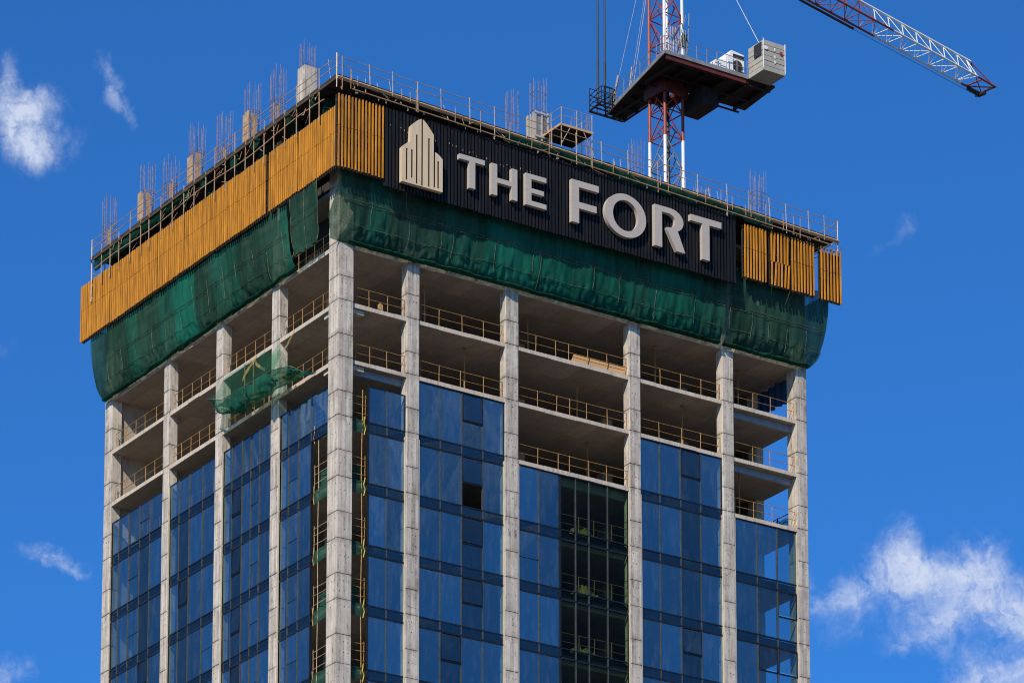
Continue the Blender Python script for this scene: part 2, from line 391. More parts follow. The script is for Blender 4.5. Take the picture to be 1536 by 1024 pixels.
# ------------------------------------------------------------------ windows
GP = .25
def window(face, edges, kz, top, kinds, style='glass', gap=None):
    """one glazed storey of a bay: slim frame, panes and spandrel strip"""
    zt = top; zb = A[kz]+.05; zs = A[kz]-.52
    fr, gl, gd, sp = MB(), MB(), MB(), MB()
    def bx(mb, u0,u1,d0,d1,z0,z1,mi=0):
        if face == 'y': mb.box(u0,u1,GP+d0,GP+d1,z0,z1,mi)
        else: mb.box(GP+d0,GP+d1,u0,u1,z0,z1,mi)
    def pane(mb, u0,u1,z0,z1,tilt=0.):
        a, b, c, d = [rnd(-.011,.011) for _ in range(4)]
        q = [(u0,z0,GP+a+tilt),(u1,z0,GP+b+tilt),(u1,z1,GP+c),(u0,z1,GP+d)]
        mb.add([(u,w,z) if face == 'y' else (w,u,z) for u,z,w in q], [(0,1,2,3)])
    u0, u1 = edges[0], edges[-1]
    bx(fr, u0, u1, -.03, .10, zb-.035, zb+.035); bx(fr, u0, u1, -.03, .10, zs-.035, zs+.035)
    bx(fr, u0, u1, -.03, .10, zt-.04, zt)
    for i, u in enumerate(edges):
        w = .035
        mi = 1 if 0 < i < len(edges)-1 else 0
        bx(fr, u-w, u+w, -.045, .09, zs+.036, zb-.036, 1 if mi else 0)
        bx(fr, u-w, u+w, -.045, .09, zb+.036, zt-.041, mi)
    for i, kd in enumerate(kinds):
        a, b = edges[i]+.035, edges[i+1]-.035
        zm = zb + (zt-zb)*.47
        if kd == 'g': pane(gl, a, b, zb+.035, zt-.04)
        elif kd == 'd': pane(gd, a, b, zb+.035, zt-.04)
        elif kd == 's':     # dark lower light with a top hung sash above
            bx(fr, a, b, -.05, .08, zm-.03, zm+.03); pane(gd, a, b, zb+.035, zm-.03); pane(gd, a+.05, b-.05, zm+.06, zt-.08, -.10)
            bx(fr, a, a+.05, -.06, .05, zm+.031, zt-.041); bx(fr, b-.05, b, -.06, .05, zm+.031, zt-.041)
        elif kd == 'h':     # sash with the light below left out
            bx(fr, a, b, -.05, .08, zm-.03, zm+.03); pane(gd, a+.05, b-.05, zm+.06, zt-.08, -.08)
        elif kd == 't':     # transom only
            bx(fr, a, b, -.02, .06, zm-.02, zm+.02); pane(gl, a, b, zb+.035, zm-.02); pane(gl, a, b, zm+.02, zt-.04)
        pane(sp, a, b, zs+.035, zb-.035)
    f = fr.build('window', [M['frame'], M['mull']], B)
    g = {'glass': M['glass'], 'clear': M['glassclear']}[style]
    for mb, mm in ((gl, g), (gd, M['glassdark'])):
        for q in range(len(mb.f)):
            p1 = MB(); p1.add([mb.v[i] for i in mb.f[q]], [(0,1,2,3)]); p1.build('pane', mm, f, recalc=False)
    s = sp.build('spandrel', M['glasssp'] if style == 'glass' else M['glassclear'], f, recalc=False)
    bk = MB(); bx(bk, u0+.05, u1-.05, .16, .2, zs+.05, zb-.05); bk.build('spandrel_backing', M['spandrel'], f)
BX = {1: [2.21,3.45,4.66], 2: [5.55,7.08,8.54,10.01,11.48], 3: [12.43,13.92,15.38], '3c': [15.45,16.52,17.47,18.81,20.33],
      4: [21.19,22.64,24.16,25.64,27.22], 5: [28.1,29.83,31.35,32.84]}
BY = {'d': [20.9,22.64,23.93,25.32,26.63,27.55], 'c': [14.4,16.03,17.68,18.93,20.1], 'b': [7.78,9.24,10.26,11.29,12.48,13.54], 'a': [3.3,4.71,5.85,6.87]}
KR = {1: ['gg']*9, 2: ['ggsg','gghg','ggsg','ggsg','gsgg','ggsg','ggsg'], 3: ['gg','tg','gg','gg','gg','gg'],
      4: ['ggsg','ggdg','ggdg','ggsg','ggsg','ggsg','ggsg'], 5: ['ggd','gds','gss','gss','gss','gss']}
HALF = A[1]-1.32
for k in range(2, 9):
    prev = A[k-1]
    top = (prev-.56) if k > 2 else None
    def zt(b, first):
        return first if top is None else top
    window('y', BX[1], k, zt(1, HALF), 'gg')
    window('y', BX[2], k, zt(2, A[1]-.27), KR[2][k-2])
    window('y', BX[4], k, zt(4, A[1]-.27), KR[4][k-2])
    if k > 2:
        t3 = A[2]-.27 if k == 3 else prev-.56
        window('y', BX[3], k, t3, KR[3][k-3])
        window('y', BX['3c'], k, t3, 'gggg', 'clear')
        window('y', BX[5], k, t3, KR[5][k-3])
    window('x', BY['d'], k, zt('d', HALF), 'gtggg' if k == 2 else ('gdtgg' if k==3 else ('gdtgg','gsggt','gdggg','gtdgg','gdtgg')[k-4]))
    window('x', BY['c'], k, zt('c', HALF), 'gggg' if k == 2 else ('ggdg','ggsg','tgdg')[k%3])
    window('x', BY['b'], k, zt('b', HALF), 'ggggg' if k == 2 else 'gtgsg')
    window('x', BY['a'] if k > 2 else [1.16,3.3,4.71,5.85,6.87], k, zt('a', HALF), 'gtg' if k > 2 else 'gggg')

# ------------------------------------------------------------------ guard rails at the open floors
ORD = {-1: 'netted', 0: 'first', 1: 'second', 2: 'third'}
def guard_rail(face, u0, u1, z, posts, label, name='guard_rail', d=.33, hook=True):
    P = (lambda u,w,zz: (u,d+w,zz)) if face == 'y' else (lambda u,w,zz: (d+w,u,zz))
    t = thing(name, label, 'guard rail', P((u0+u1)/2, 0, z), 'yellow guard rails along the open floors')
    s0, s1 = rnd(-.03,.03), rnd(-.03,.03)
    for h, rr in ((1.08,.022),(.55,.019)):
        m = MB(); n = 5
        pts = [P(u0+(u1-u0)*i/n, rnd(-.012,.012), z+h+s0+(s1-s0)*i/n+rnd(-.012,.012)) for i in range(n+1)]
        m.path(pts, rr)
        e = pts[-1] if face == 'y' else pts[-1]
        if hook:
            e = Vector(pts[-1]); dn = Vector((-.10,0,-.46)) if face == 'y' else Vector((0,-.10,-.46))
            m.path([e, e+dn*.55, e+dn*.55+Vector((.02,.02,-.25))], .02)
        m.build('rail', M['rail'], t)
    for p in posts:
        m = MB(); u = u0+(u1-u0)*p; j = rnd(-.025,.025)
        m.bar(P(u,0,z), P(u+j,0,z+1.10), .023); m.build('post', M['rail'], t)
RB = {1: 'narrow bay beside the corner column', 2: 'second bay of the sign face', 3: 'wide middle bay of the sign face',
      4: 'fourth bay of the sign face', 5: 'end bay at the right edge'}
LB = {'a': 'bay left of the corner column', 'b': 'second bay left of the corner column', 'c': 'third bay left of the corner column', 'd': 'far left end bay'}
for b, (u0,u1) in {1:(1.35,4.72), 2:(5.6,11.55), 3:(12.5,20.42), 4:(21.25,27.3), 5:(28.15,32.95)}.items():
    lv = {1:(0,1), 2:(0,1), 3:(0,1,2), 4:(0,1), 5:(0,1,2)}[b]
    for k in lv:
        n = {1:[.0,.28,.64,.97], 2:[.02,.25,.5,.75,.985], 3:[.0,.17,.35,.47,.63,.8,.985], 4:[.0,.25,.5,.75,.985], 5:[.02,.32,.6,.985]}[b]
        guard_rail('y', u0, u1, A[k], [max(0,min(.985,p+rnd(-.015,.015))) for p in n], 'yellow guard rail, %s open floor below the netting, %s' % (ORD[k], RB[b]))
for b, (u0,u1) in {'a':(1.2,6.75), 'b':(7.85,13.45), 'c':(14.45,20.0), 'd':(20.95,27.45)}.items():
    for k in (0,1):
        n = [.02,.2,.4,.6,.8,.98]
        guard_rail('x', u1, u0, A[k], [p+rnd(-.015,.015) for p in n[:-1]]+[.985], 'yellow guard rail on the %s open floor, %s' % (ORD[k], LB[b]), hook=False)
        # bent end brackets fixed on the rails' near ends
for b, (u0,u1) in {'a':(1.3,6.75), 'b':(7.95,13.4), 'c':(14.55,19.9), 'd':(21.1,27.4)}.items():
    guard_rail('x', u1, u0, A[2], [.02,.3,.55,.8,.985], 'guard rail seen through the top glazed row, %s' % LB[b], hook=False, d=.75)
guard_rail('x', 6.75, 1.2, A[-1], [.02,.3,.45,.62,.8,.98], 'yellow guard rail below the hanging green strip beside the corner column', hook=False)

# ------------------------------------------------------------------ gold slat screens
def slat_panel(face, plane, u0, u1, z0, z1, label, bent=False, pitch=.235):
    P = (lambda mb,a0,a1,d0,d1,c0,c1: mb.box(a0,a1,plane+d0,plane+d1,c0,c1)) if face == 'y' else (lambda mb,a0,a1,d0,d1,c0,c1: mb.box(plane+d0,plane+d1,a0,a1,c0,c1))
    org = ((u0+u1)/2, plane, z0) if face == 'y' else (plane, (u0+u1)/2, z0)
    t = thing('slat_panel', label, 'slat panel', org, 'gold vertical slat panels round the crown of the tower')
    m = MB(); n = max(2, int(round((u1-u0)/pitch))); q = (u1-u0)/n
    for i in range(n):
        u = u0 + q*(i+.5); w = .044 if face == 'y' else .062
        jt = .03 if face == 'y' else .014; a, b = z0+rnd(-jt,jt), z1+rnd(-jt,jt); dj = rnd(-.012,.012)
        if not bent:
            zz = z0+(z1-z0)*.55+rnd(-.03,.03)
            P(m, u-w, u+w, dj, .065+dj, a, zz-.012); P(m, u-w+rnd(-.008,.008), u+w, dj+rnd(-.008,.008), .065+dj, zz+.012, b)
        else:
            zz = z0+(z1-z0)*.44
            for (c0, c1, k0, k1) in ((a, zz, 0, rnd(.02,.11)), (zz, b, rnd(-.11,.04), 0)):
                vs = []
                for (zq, kk) in ((c0,k0),(c1,k1)):
                    for (du, dd) in ((-w,0),(w,0),(w,.065),(-w,.065)): vs.append((u+du+kk, plane+dd+dj, zq))
                m.add(vs, [(0,3,2,1),(4,5,6,7),(0,1,5,4),(1,2,6,5),(2,3,7,6),(3,0,4,7)])
    m.build('slats', M['gold'], t)
    m = MB()
    for h in (.12,.42,.58,.9): P(m, u0+.01, u1-.01, .10, .17, z0+(z1-z0)*h-.04, z0+(z1-z0)*h+.04)
    for u in (u0+.05, u1-.05): P(m, u-.035, u+.035, .175, .24, z0+.03, z1-.03)
    P(m, u0+.02, u1-.02, .26, .28, z0-.01, z1-.25)
    m.build('frame', M['goldback'], t)
slat_panel('y', -1.7, -1.19, 2.0, 7.2, 11.65, 'gold slat panel at the corner, left of the black sign')
slat_panel('y', -1.7, 27.66, 29.44, 7.45, 10.86, 'narrow gold slat panel next to the right end of the black sign')
slat_panel('y', -1.7, 29.66, 31.16, 7.45, 10.9, 'gold slat panel with bent crooked slats near the right end', True)
slat_panel('y', -1.7, 31.26, 33.12, 7.45, 10.88, 'straight gold slat panel between the bent one and the last gap')
slat_panel('y', -1.7, 33.5, 35.2, 7.45, 10.88, 'last gold slat panel at the right corner beyond the gap')
LP = [(-1.33,2.9),(2.94,6.28),(6.62,9.9),(9.94,12.98),(13.02,16.4),(16.46,19.78),(19.84,25.9),(26.0,29.9)]
LN = ['gold slat panel of the left face touching the sharp corner','second gold slat panel from the corner, just before the dark gap',
      'gold slat panel of the left face just beyond the dark gap','fourth gold slat panel of the left face counted from the corner',
      'fifth gold slat panel of the left face counted from the corner','sixth gold slat panel of the left face counted from the corner',
      'long gold slat panel of the left face next to the outermost one','outermost gold slat panel at the far left end']
for (a, b), l in zip(LP, LN):
    slat_panel('x', -1.1, a, b, 7.38+.011*a+rnd(-.02,.02), 11.08+.011*a+rnd(-.02,.03), l)

# ------------------------------------------------------------------ sign
S = thing('building_sign', 'black ribbed sign board with a pale tower emblem and the raised letters THE FORT', 'sign', (14.5,-1.7,6.8))
m = MB(); SX0, SX1 = 2.02, 27.1; n = int((SX1-SX0)/.235); q = (SX1-SX0)/n
for i in range(n):
    u = SX0+q*(i+.5); f = (u-SX0)/(SX1-SX0)
    zt = 11.62-.26*f+rnd(-.03,.03); zb = 6.74+.09*f+rnd(-.03,.03); dj = rnd(-.008,.008)
    m.box(u-.062, u+.062, -1.7+dj, -1.58+dj, zb, zt)
m.build('ribs', M['black'], S)
m = MB(); m.box(SX0+.02, SX1-.02, -1.575, -1.5, 6.82, 11.3); m.build('backing', M['blackback'], S)
for i in range(46):
    u = SX0+q*(i+.5)
    if rnd(0,1) < .6:
        m = MB(); z = 10.55-.012*i+rnd(-.12,.12); m.box(u-.014, u+.014, -1.722, -1.69, z, z+rnd(.04,.12)); m.build('clip', M['tubegrey'], S)
LY0, LY1 = -1.995, -1.735
def letter(polys, name='letter', mat='letter'):
    m = MB()
    for p in polys: m.prism(p, 'y', LY0, LY1)
    o = m.build(name, M[mat], S)
    return o
zt1, zb1 = 9.90, 7.94
letter([[(6.93,zt1),(8.68,zt1),(8.68,9.595),(8.02,9.595),(8.02,zb1),(7.61,zb1),(7.61,9.595),(6.93,9.595)]])
letter([[(9.15,zt1),(9.55,zt1),(9.55,9.06),(10.56,9.06),(10.56,zt1),(10.96,zt1),(10.96,zb1),(10.56,zb1),(10.56,8.755),(9.55,8.755),(9.55,zb1),(9.15,zb1)]])
letter([[(11.55,zt1),(13.01,zt1),(13.01,9.6),(11.95,9.6),(11.95,9.02),(12.83,9.02),(12.83,8.735),(11.95,8.735),(11.95,8.23),(13.01,8.23),(13.01,zb1-.02),(11.55,zb1-.02)]])
zt2, zb2 = 10.34, 7.66
letter([[(14.81,zt2+.02),(16.76,zt2+.02),(16.76,9.95),(15.34,9.95),(15.34,9.02),(16.6,9.02),(16.6,8.61),(15.34,8.61),(15.34,zb2+.01),(14.81,zb2+.01)]])
m = MB(); N = 56; cx, cz = 18.70, 9.0
def ell(a, b, t, y): return (cx+a*math.cos(t), y, cz+b*math.sin(t))
vs = []; fs = []
for i in range(N):
    t = 2*math.pi*i/N
    vs += [ell(1.49,1.365,t,LY0), ell(.92,.97,t,LY0), ell(1.49,1.365,t,LY1), ell(.92,.97,t,LY1)]
for i in range(N):
    a, b = 4*i, 4*((i+1)%N)
    fs += [(a,a+1,b+1,b),(a+2,b+2,b+3,a+3),(a,b,b+2,a+2),(a+1,a+3,b+3,b+1)]
m.add(vs, fs); m.build('letter', M['letter'], S)
def arc(cx, cz, rx, rz, t0, t1, n): return [(cx+rx*math.cos(math.radians(t0+(t1-t0)*i/n)), cz+rz*math.sin(math.radians(t0+(t1-t0)*i/n))) for i in range(n+1)]
R = [(20.81,zb2),(20.81,zt2-.04),(21.7,zt2-.04)] + arc(21.95,9.55,.99,.75,90,-55,14) + [(23.06,zb2),(22.43,zb2),(21.74,8.9),(21.70,9.03),(21.92,9.06)] + arc(21.86,9.5,.48,.44,-75,90,10) + [(21.36,9.94),(21.36,zb2)]
letter([R])
letter([[(23.47,zt2-.02),(25.77,zt2-.02),(25.77,9.92),(24.87,9.92),(24.87,7.63),(24.33,7.63),(24.33,9.92),(23.47,9.92)]])
# emblem: three stylised towers cut by narrow slits
def etop(x):
    if x < 3.53: t = (x-2.97)/.56; return 9.27+.42*math.sin(t*math.pi/2*.95)
    if x < 4.34: t = (x-3.53)/.81; return 10.65+.69*(1-(1-t)**1.5)
    if x < 5.19: t = (x-4.34)/.85; return 11.34-.87*(t**1.35)
    t = min(1,(x-5.19)/.56); return 9.52-.34*t**1.6
slits = [(3.30,9.25,7.30),(3.655,9.27,7.52),(3.985,10.27,7.24),(4.35,11.05,7.2),(4.815,10.26,7.26),(5.195,9.42,7.3),(5.45,9.0,7.32)]
EB = 7.15; m = MB()
def eprism(x0, x1, zb, top=None):
    xs = [x0+(x1-x0)*i/5 for i in range(6)]
    e = 1e-4
    P = [(x0,zb)] + [(x, (etop(min(max(x,x0+e),x1-e)) if top is None else top)) for x in xs] + [(x1,zb)]
    m.prism(P, 'y', LY0-.03, LY0+.015)
SWD = .062
cuts = [2.97]
for (c, t, b) in slits: cuts += [c-SWD, c+SWD]
cuts += [5.75]
for i in range(0, len(cuts), 2):
    a, b = cuts[i], cuts[i+1]
    for s in (3.53, 4.34, 5.19):
        if a < s-.001 and b > s+.001: eprism(a, s, EB); a = s
    eprism(a, b, EB)
for (c, t, b) in slits:
    a0, b0 = c-SWD, c+SWD
    if c not in (5.195, 4.35): eprism(a0, b0, t)
    eprism(a0, b0, EB, b)
# body behind the slotted face: pale sides, dark front seen only through the slits
outl = [(2.97,EB)] + [(x, etop(x)) for x in [2.97+.0695*i for i in range(41)]][:-1] + [(5.75,etop(5.7499)),(5.75,EB)]
n0 = len(m.f); m.prism(outl, 'y', LY0+.02, LY1); m.m[n0] = 1
m.build('emblem', [M['emblem'], M['blackback']], S)

# ------------------------------------------------------------------ debris nets
def prof(v, kind=0):
    """outward offset and height from the top (v=0) to the slab edge (v=1)"""
    T = [(0,1.0,8.35),(.3,.95,6.9),(.48,.86,5.9),(.64,.72,5.05),(.78,.55,4.4),(.89,.33,3.9),(.95,.15,3.62),(1,-.05,3.44)]
    for a, b in zip(T[:-1], T[1:]):
        if v <= b[0]+1e-9:
            t = (v-a[0])/(b[0]-a[0]); return a[1]+(b[1]-a[1])*t, a[2]+(b[2]-a[2])*t
    return T[-1][1:]
def sprof(v):
    a = [prof(min(1,max(0,v+d))) for d in (-.04,-.02,0,.02,.04)]
    return sum(q[0] for q in a)/5, sum(q[1] for q in a)/5
def fold(u, v, s, amp=1.0):
    n1 = noise.noise(Vector((u*.9+s*7, v*.9, s))); n2 = noise.noise(Vector((u*2.6+s*3, v*1.1, s+5))); n3 = noise.noise(Vector((u*5.5, v*3.5, s+9)))
    k = .35+1.0*max(0, v-.55)*2
    n4 = noise.noise(Vector((u*4.2+v*2.2, v*.7, s+21))); n5 = noise.noise(Vector((u*1.9, v*7, s+33)))
    g = max(0, v-.66)*2.2
    return amp*(n1*.10 + n2*.045 + n4*.025 + n3*.04*k + g*(abs(n5)*.42 + n3*.2) - .16*max(0,abs(noise.noise(Vector((u*.55+v*.8,v*1.1-u*.2,s+40))))-.22)*(1 if v > .35 else 0) + .05*noise.noise(Vector((u*3.3-v*6,v*5+u*1.4,s+50)))*max(0,v-.3))
def net_sheet(face, u0, u1, mat, t, s, wrap0=0., wrap1=0., v0=0., v1=1., outk=1., pinch=0., lift=0., name='sheet'):
    def fn(i, v):
        v = v0+(v1-v0)*v
        o, z = sprof(v); u = u0+(u1-u0)*i
        o = o*outk + fold(u, v, s)*(1-max(0,v-.9)*9)
        z += .03*math.sin(u*1.3+s)+lift
        # run the two ends out towards the building's corner
        if wrap0: u = u - wrap0(v)*max(0, 1-i*4)
        if wrap1: u = u + wrap1*max(0, 1-(1-i)*5)*o
        if pinch: u += pinch*v*(1 if i < .5 else 1)*.5
        return (u, -o, z) if face == 'y' else (-o*.78, u, z)
    m = MB(); m.grid(fn, max(6,int((u1-u0)/.10)), 48)
    ob = m.build(name, mat, t, smooth=True, recalc=False); return ob
def net_ropes(face, u0, u1, t, s, hz, vs, name='ropes'):
    m = MB()
    def Pt(u, v, e=.05):
        o, z = sprof(v); o += fold(u, v, s)+e
        return (u,-o,z) if face == 'y' else (-o*.78,u,z)
    for v in hz:
        k = max(2,int((u1-u0)/.5)); ph = rnd(0,6)
        m.path([Pt(u0+(u1-u0)*i/k, min(.97,v+.004*math.sin(i*.9+ph))) for i in range(k+1)], .013, 4)
    for u in vs:
        ph = rnd(0,6); a = rnd(.36,.6); b = a+rnd(.2,.5)
        m.path([Pt(u+.03*math.sin(ph+j*.6), min(.97,a+(b-a)*j/9)) for j in range(10)], .011, 4)
    m.build(name, M['rope'], t)
def hem(face, u0, u1, t, s):  # rough bunched edge; its dark green also paints in the shadow band
    def fn(i, a):
        u = u0+(u1-u0)*i; r = .13+.13*abs(noise.noise(Vector((u*1.7,s,2)))) + .06*noise.noise(Vector((u*5,a*3,s)))
        o = .22+.16*noise.noise(Vector((u*.9,s,7)))+r*math.cos(a*2*math.pi); z = 3.52+.10*noise.noise(Vector((u*.7,s,4)))+r*.8*math.sin(a*2*math.pi)
        return (u,-o,z) if face == 'y' else (-o*.78,u,z)
    m = MB(); m.grid(fn, int((u1-u0)/.14), 10); m.build('bunched_shade_hem', M['netdark'], t, smooth=True, recalc=False)
NR = thing('safety_net', 'long green debris net bulging under the black sign from the corner to the split', 'safety net', (12,-1,3.4), 'green debris nets under the cladding')
segs = [(-.62,1.6,'net'),(1.5,2.9,'netmid'),(2.8,4.9,'net'),(4.8,6.6,'net'),(6.5,9.6,'netmid'),(9.5,13.4,'netbright'),(13.3,16.9,'netbright'),(16.8,20.2,'netbright'),(20.1,21.4,'netmid'),(21.3,25.2,'netbright'),(25.1,26.9,'netmid')]
for i, (a, b, mm) in enumerate(segs):
    net_sheet('y', a, b, M[mm], NR, 3.1, wrap0=(lambda v: -.05+.55*min(1,max(0,v-.3)/.45)-2.0*max(0,v-.75)) if i == 0 else 0, outk=1.0+.03*(i%2))
hem('y', .6, 26.8, NR, 3.1)
net_ropes('y', -.5, 26.8, NR, 3.1, (.50,.525,.78), [1.7,4.3,6.5,7.3,10.2,12.9,13.4,17.2,19.1,21.8,24.6])
NR2 = thing('safety_net', 'darker green debris net wrapping the right end beneath the gold slat panels', 'safety net', (30,-1,3.4), 'green debris nets under the cladding')
net_sheet('y', 27.15, 33.72, M['net'], NR2, 5.7, wrap1=.95)
def right_wrap(i, v):
    o, z = sprof(v); y = -o + (4.2+o)*i
    return (33.72 + o*.95*(1-.1*i) + fold(y, v, 8.2)*.5*i, y, z)
m = MB(); m.grid(right_wrap, 34, 36); m.build('sheet', M['net'], NR2, smooth=True, recalc=False)
hem('y', 27.2, 33.6, NR2, 5.7)
net_ropes('y', 27.2, 34.3, NR2, 5.7, (.50,.53,.78), [27.25,28.9,30.2,31.6,33.1])
NL = thing('safety_net', 'long green debris net under the gold panels of the left face', 'safety net', (-1,17,3.4), 'green debris nets under the cladding')
for i, (a, b, mm) in enumerate([(4.75,5.7,'netmid'),(5.65,7.6,'net'),(7.5,10.6,'net'),(10.5,13.7,'netmid'),(13.6,15.9,'net'),(15.8,18.4,'netbright'),(18.3,20.4,'netmid'),(20.3,23.1,'net'),(23.0,24.4,'netmid'),(24.3,28.45,'net')]):
    net_sheet('x', a, b, M[mm], NL, 2.3, outk=1.+.012*(i%2), wrap1=.5 if i == 9 else 0)
def left_wrap(i, v):
    o, z = sprof(v); x = -o*.78 + (3.5+o*.78)*i
    return (x, 28.45 + o*.5*(1-.1*i) + fold(x, v, 4.4)*.5*i, z)
m = MB(); m.grid(left_wrap, 26, 36); m.build('sheet', M['net'], NL, smooth=True, recalc=False)
hem('x', 4.6, 28.2, NL, 2.3)
net_ropes('x', 4.9, 27.8, NL, 2.3, (.52,.55,.78), [5.4,7.2,8.8,10.9,12.4,14.3,16.1,17.7,19.6,21.3,23.4,25.1,26.9])
NS = thing('safety_net', 'loose narrow green net strip hanging between two dark gaps left of the corner', 'safety net', (-.9,2.6,3.6), 'green debris nets under the cladding')
def strip(i, v):
    y = .75+3.2*i; k = v*v
    y += -.1*k + (1.15-.5*i)*v*.6
    return (-1.0+.45*v+fold(y, v, 6.1, .8), y, 7.3-3.35*v)
m = MB(); m.grid(strip, 22, 26); m.build('sheet', M['net'], NS, smooth=True, recalc=False)
m = MB()
for i in (0, .5, 1): m.path([Vector(strip(i, j/10.))+Vector((-.04,0,0)) for j in range(11)], .016, 4)
for v in (.35,.48): m.path([Vector(strip(j/8., v))+Vector((-.04,0,0)) for j in range(9)], .013, 4)
m.build('ropes', M['rope'], NS)
# dark net bunched along the deck edge of the sign face
ND = thing('safety_net', 'dark green net bundled along the roof edge above the lettering', 'safety net', (18,-1.7,11.2), 'dark green nets along the roof edge')
def dnet(i, v):
    x = 10.2+19.6*i; top = zd(x)-.10; s = .74+.22*noise.noise(Vector((x*.8,1.7,0)))
    return (x, -1.74-.12*math.sin(v*math.pi)-.07*noise.noise(Vector((x*1.6,v*2.5,3))), top - s*v + .05*noise.noise(Vector((x*2.2,v*2,9))))
m = MB(); m.grid(dnet, 150, 8); m.build('sheet', M['netdark'], ND, smooth=True, recalc=False)
ND2 = thing('safety_net', 'dark green net under the roof edge at the far left end', 'safety net', (-1.1,23,11.7), 'dark green nets along the roof edge')
def dnet2(i, v):
    y = 15.5+12.6*i; s = (.35+.5*i)*(1+.3*noise.noise(Vector((y*.9,4.7,0))))
    return (-1.02-.16*math.sin(v*math.pi)-.08*noise.noise(Vector((y*1.6,v*2.5,3))), y, 12.62 - s*v + .04*noise.noise(Vector((y*2.2,v*2,9))))
m = MB(); m.grid(dnet2, 90, 7); m.build('sheet', M['netdark'], ND2, smooth=True, recalc=False)
# catch net on the left face
CN = thing('catch_net', 'small green catch net slung out between the first two open floors left of the corner', 'catch net', (-.6,8,-3.2))
OU = [(12.95,-1.95),(11.2,-2.62),(8.3,-2.72),(5.4,-2.80),(3.2,-3.3),(1.6,-4.25)]
IN = [(12.3,-2.75),(10.7,-3.25),(7.9,-3.15),(5.2,-3.3),(3.6,-3.45),(2.3,-3.7)]
def curve(T, i):
    f = i*(len(T)-1); k = min(len(T)-2, int(f)); t = f-k
    return T[k][0]+(T[k+1][0]-T[k][0])*t, T[k][1]+(T[k+1][1]-T[k][1])*t
def trough(i, v):
    a, b = curve(OU, i), curve(IN, i)
    y = a[0]+(b[0]-a[0])*v; z = a[1]+(b[1]-a[1])*v - .75*math.sin(v*math.pi)*math.sin(min(1,i*1.1+.12)*math.pi*.9)
    x = -1.3+1.22*v*v - .1*math.sin(v*math.pi)
    n = noise.noise(Vector((y*1.5,v*2,1))); n2 = noise.noise(Vector((y*4,v*3,2)))
    n3 = noise.noise(Vector((y*3+v*4,v*5-y,8))); n4 = noise.noise(Vector((y*.9,3,3)))
    return (x+.22*n+.10*n3, y, z+.38*n*math.sin(v*math.pi)+.13*n2+.14*n3*v+.25*n4*v)
m = MB(); m.grid(trough, 110, 26); m.build('sheet', netting('slung_net', (.010,.06,.042), (.018,.15,.10), .30, .35), CN, smooth=True, recalc=False)
def apron(i, v):
    a = curve(OU, i*.62); y1 = 13.1-6.6*i; z1 = -.30-.35*(i>.5)*math.sin(i*9)**2
    sag = 1-.25*math.sin(v*math.pi)
    return (-.06-1.24*v*sag+.06*noise.noise(Vector((a[0]*2,v*2,5))), y1+(a[0]-y1)*v, z1+(a[1]-z1)*v-.12*math.sin(v*math.pi))
m = MB(); m.grid(apron, 40, 12); m.build('side_sheet', netting('thin_green_net', (.012,.12,.08), (.02,.17,.115), .72, .5), CN, smooth=True, recalc=False)
m = MB()
m.path([( -1.3, *curve(OU, j/20.)) for j in range(21)], .022, 5)
m.build('edge_rope', M['rope'], CN)
for (y, z0, z1) in ((10.68,-2.3,-.3),(9.66,-3.4,-.3),(7.6,-3.4,-2.0)):
    m = MB(); m.bar((-.02,y,z0),(-.02,y,z1),.035); m.build('pole', M['rail'], CN)
def rag(y0, z0, y1, z1, w, sag):
    def fn(i, v):
        y = y0+(y1-y0)*i; z = z0+(z1-z0)*i - sag*math.sin(i*math.pi) - w*v*(1-.6*abs(i-.5))
        return (-.25-.35*math.sin(i*math.pi)+.05*noise.noise(Vector((y*3,z*3,2))), y+.06*v, z)
    m = MB(); m.grid(fn, 14, 5); m.build('straw_strip', M['rag'], CN, smooth=True, recalc=False)
rag(10.6,-1.55,8.8,-.35,.32,.35); rag(8.75,-.35,7.9,-1.55,.22,.1); rag(6.4,-2.25,4.45,-.35,.28,.35); rag(5.9,-2.0,5.2,-2.9,.4,.1)
def flap(y0, z0, w, h, ph):
    def fn(i, v): return (-.9+.75*v*.6+.16*noise.noise(Vector((i*3+ph,v*3,ph))), y0+w*i*(1-.45*v)+.25*noise.noise(Vector((v*2,ph,i))), z0-.12*i-h*v*(.6+.4*math.sin(i*2.6+ph))+.12*noise.noise(Vector((i*4,v*3,ph+2))))
    m = MB(); m.grid(fn, 18, 12); m.build('torn_flap', M['net'], CN, smooth=True, recalc=False)
flap(9.6,-2.9,1.7,.9,1.3); flap(6.0,-2.9,1.6,.8,4.1); flap(3.6,-3.2,1.3,.5,7.7); flap(11.2,-2.4,1.2,.9,2.2)
rag(9.4,-3.1,8.4,-3.0,.35,.05); rag(5.6,-3.1,3.4,-3.35,.35,.05)

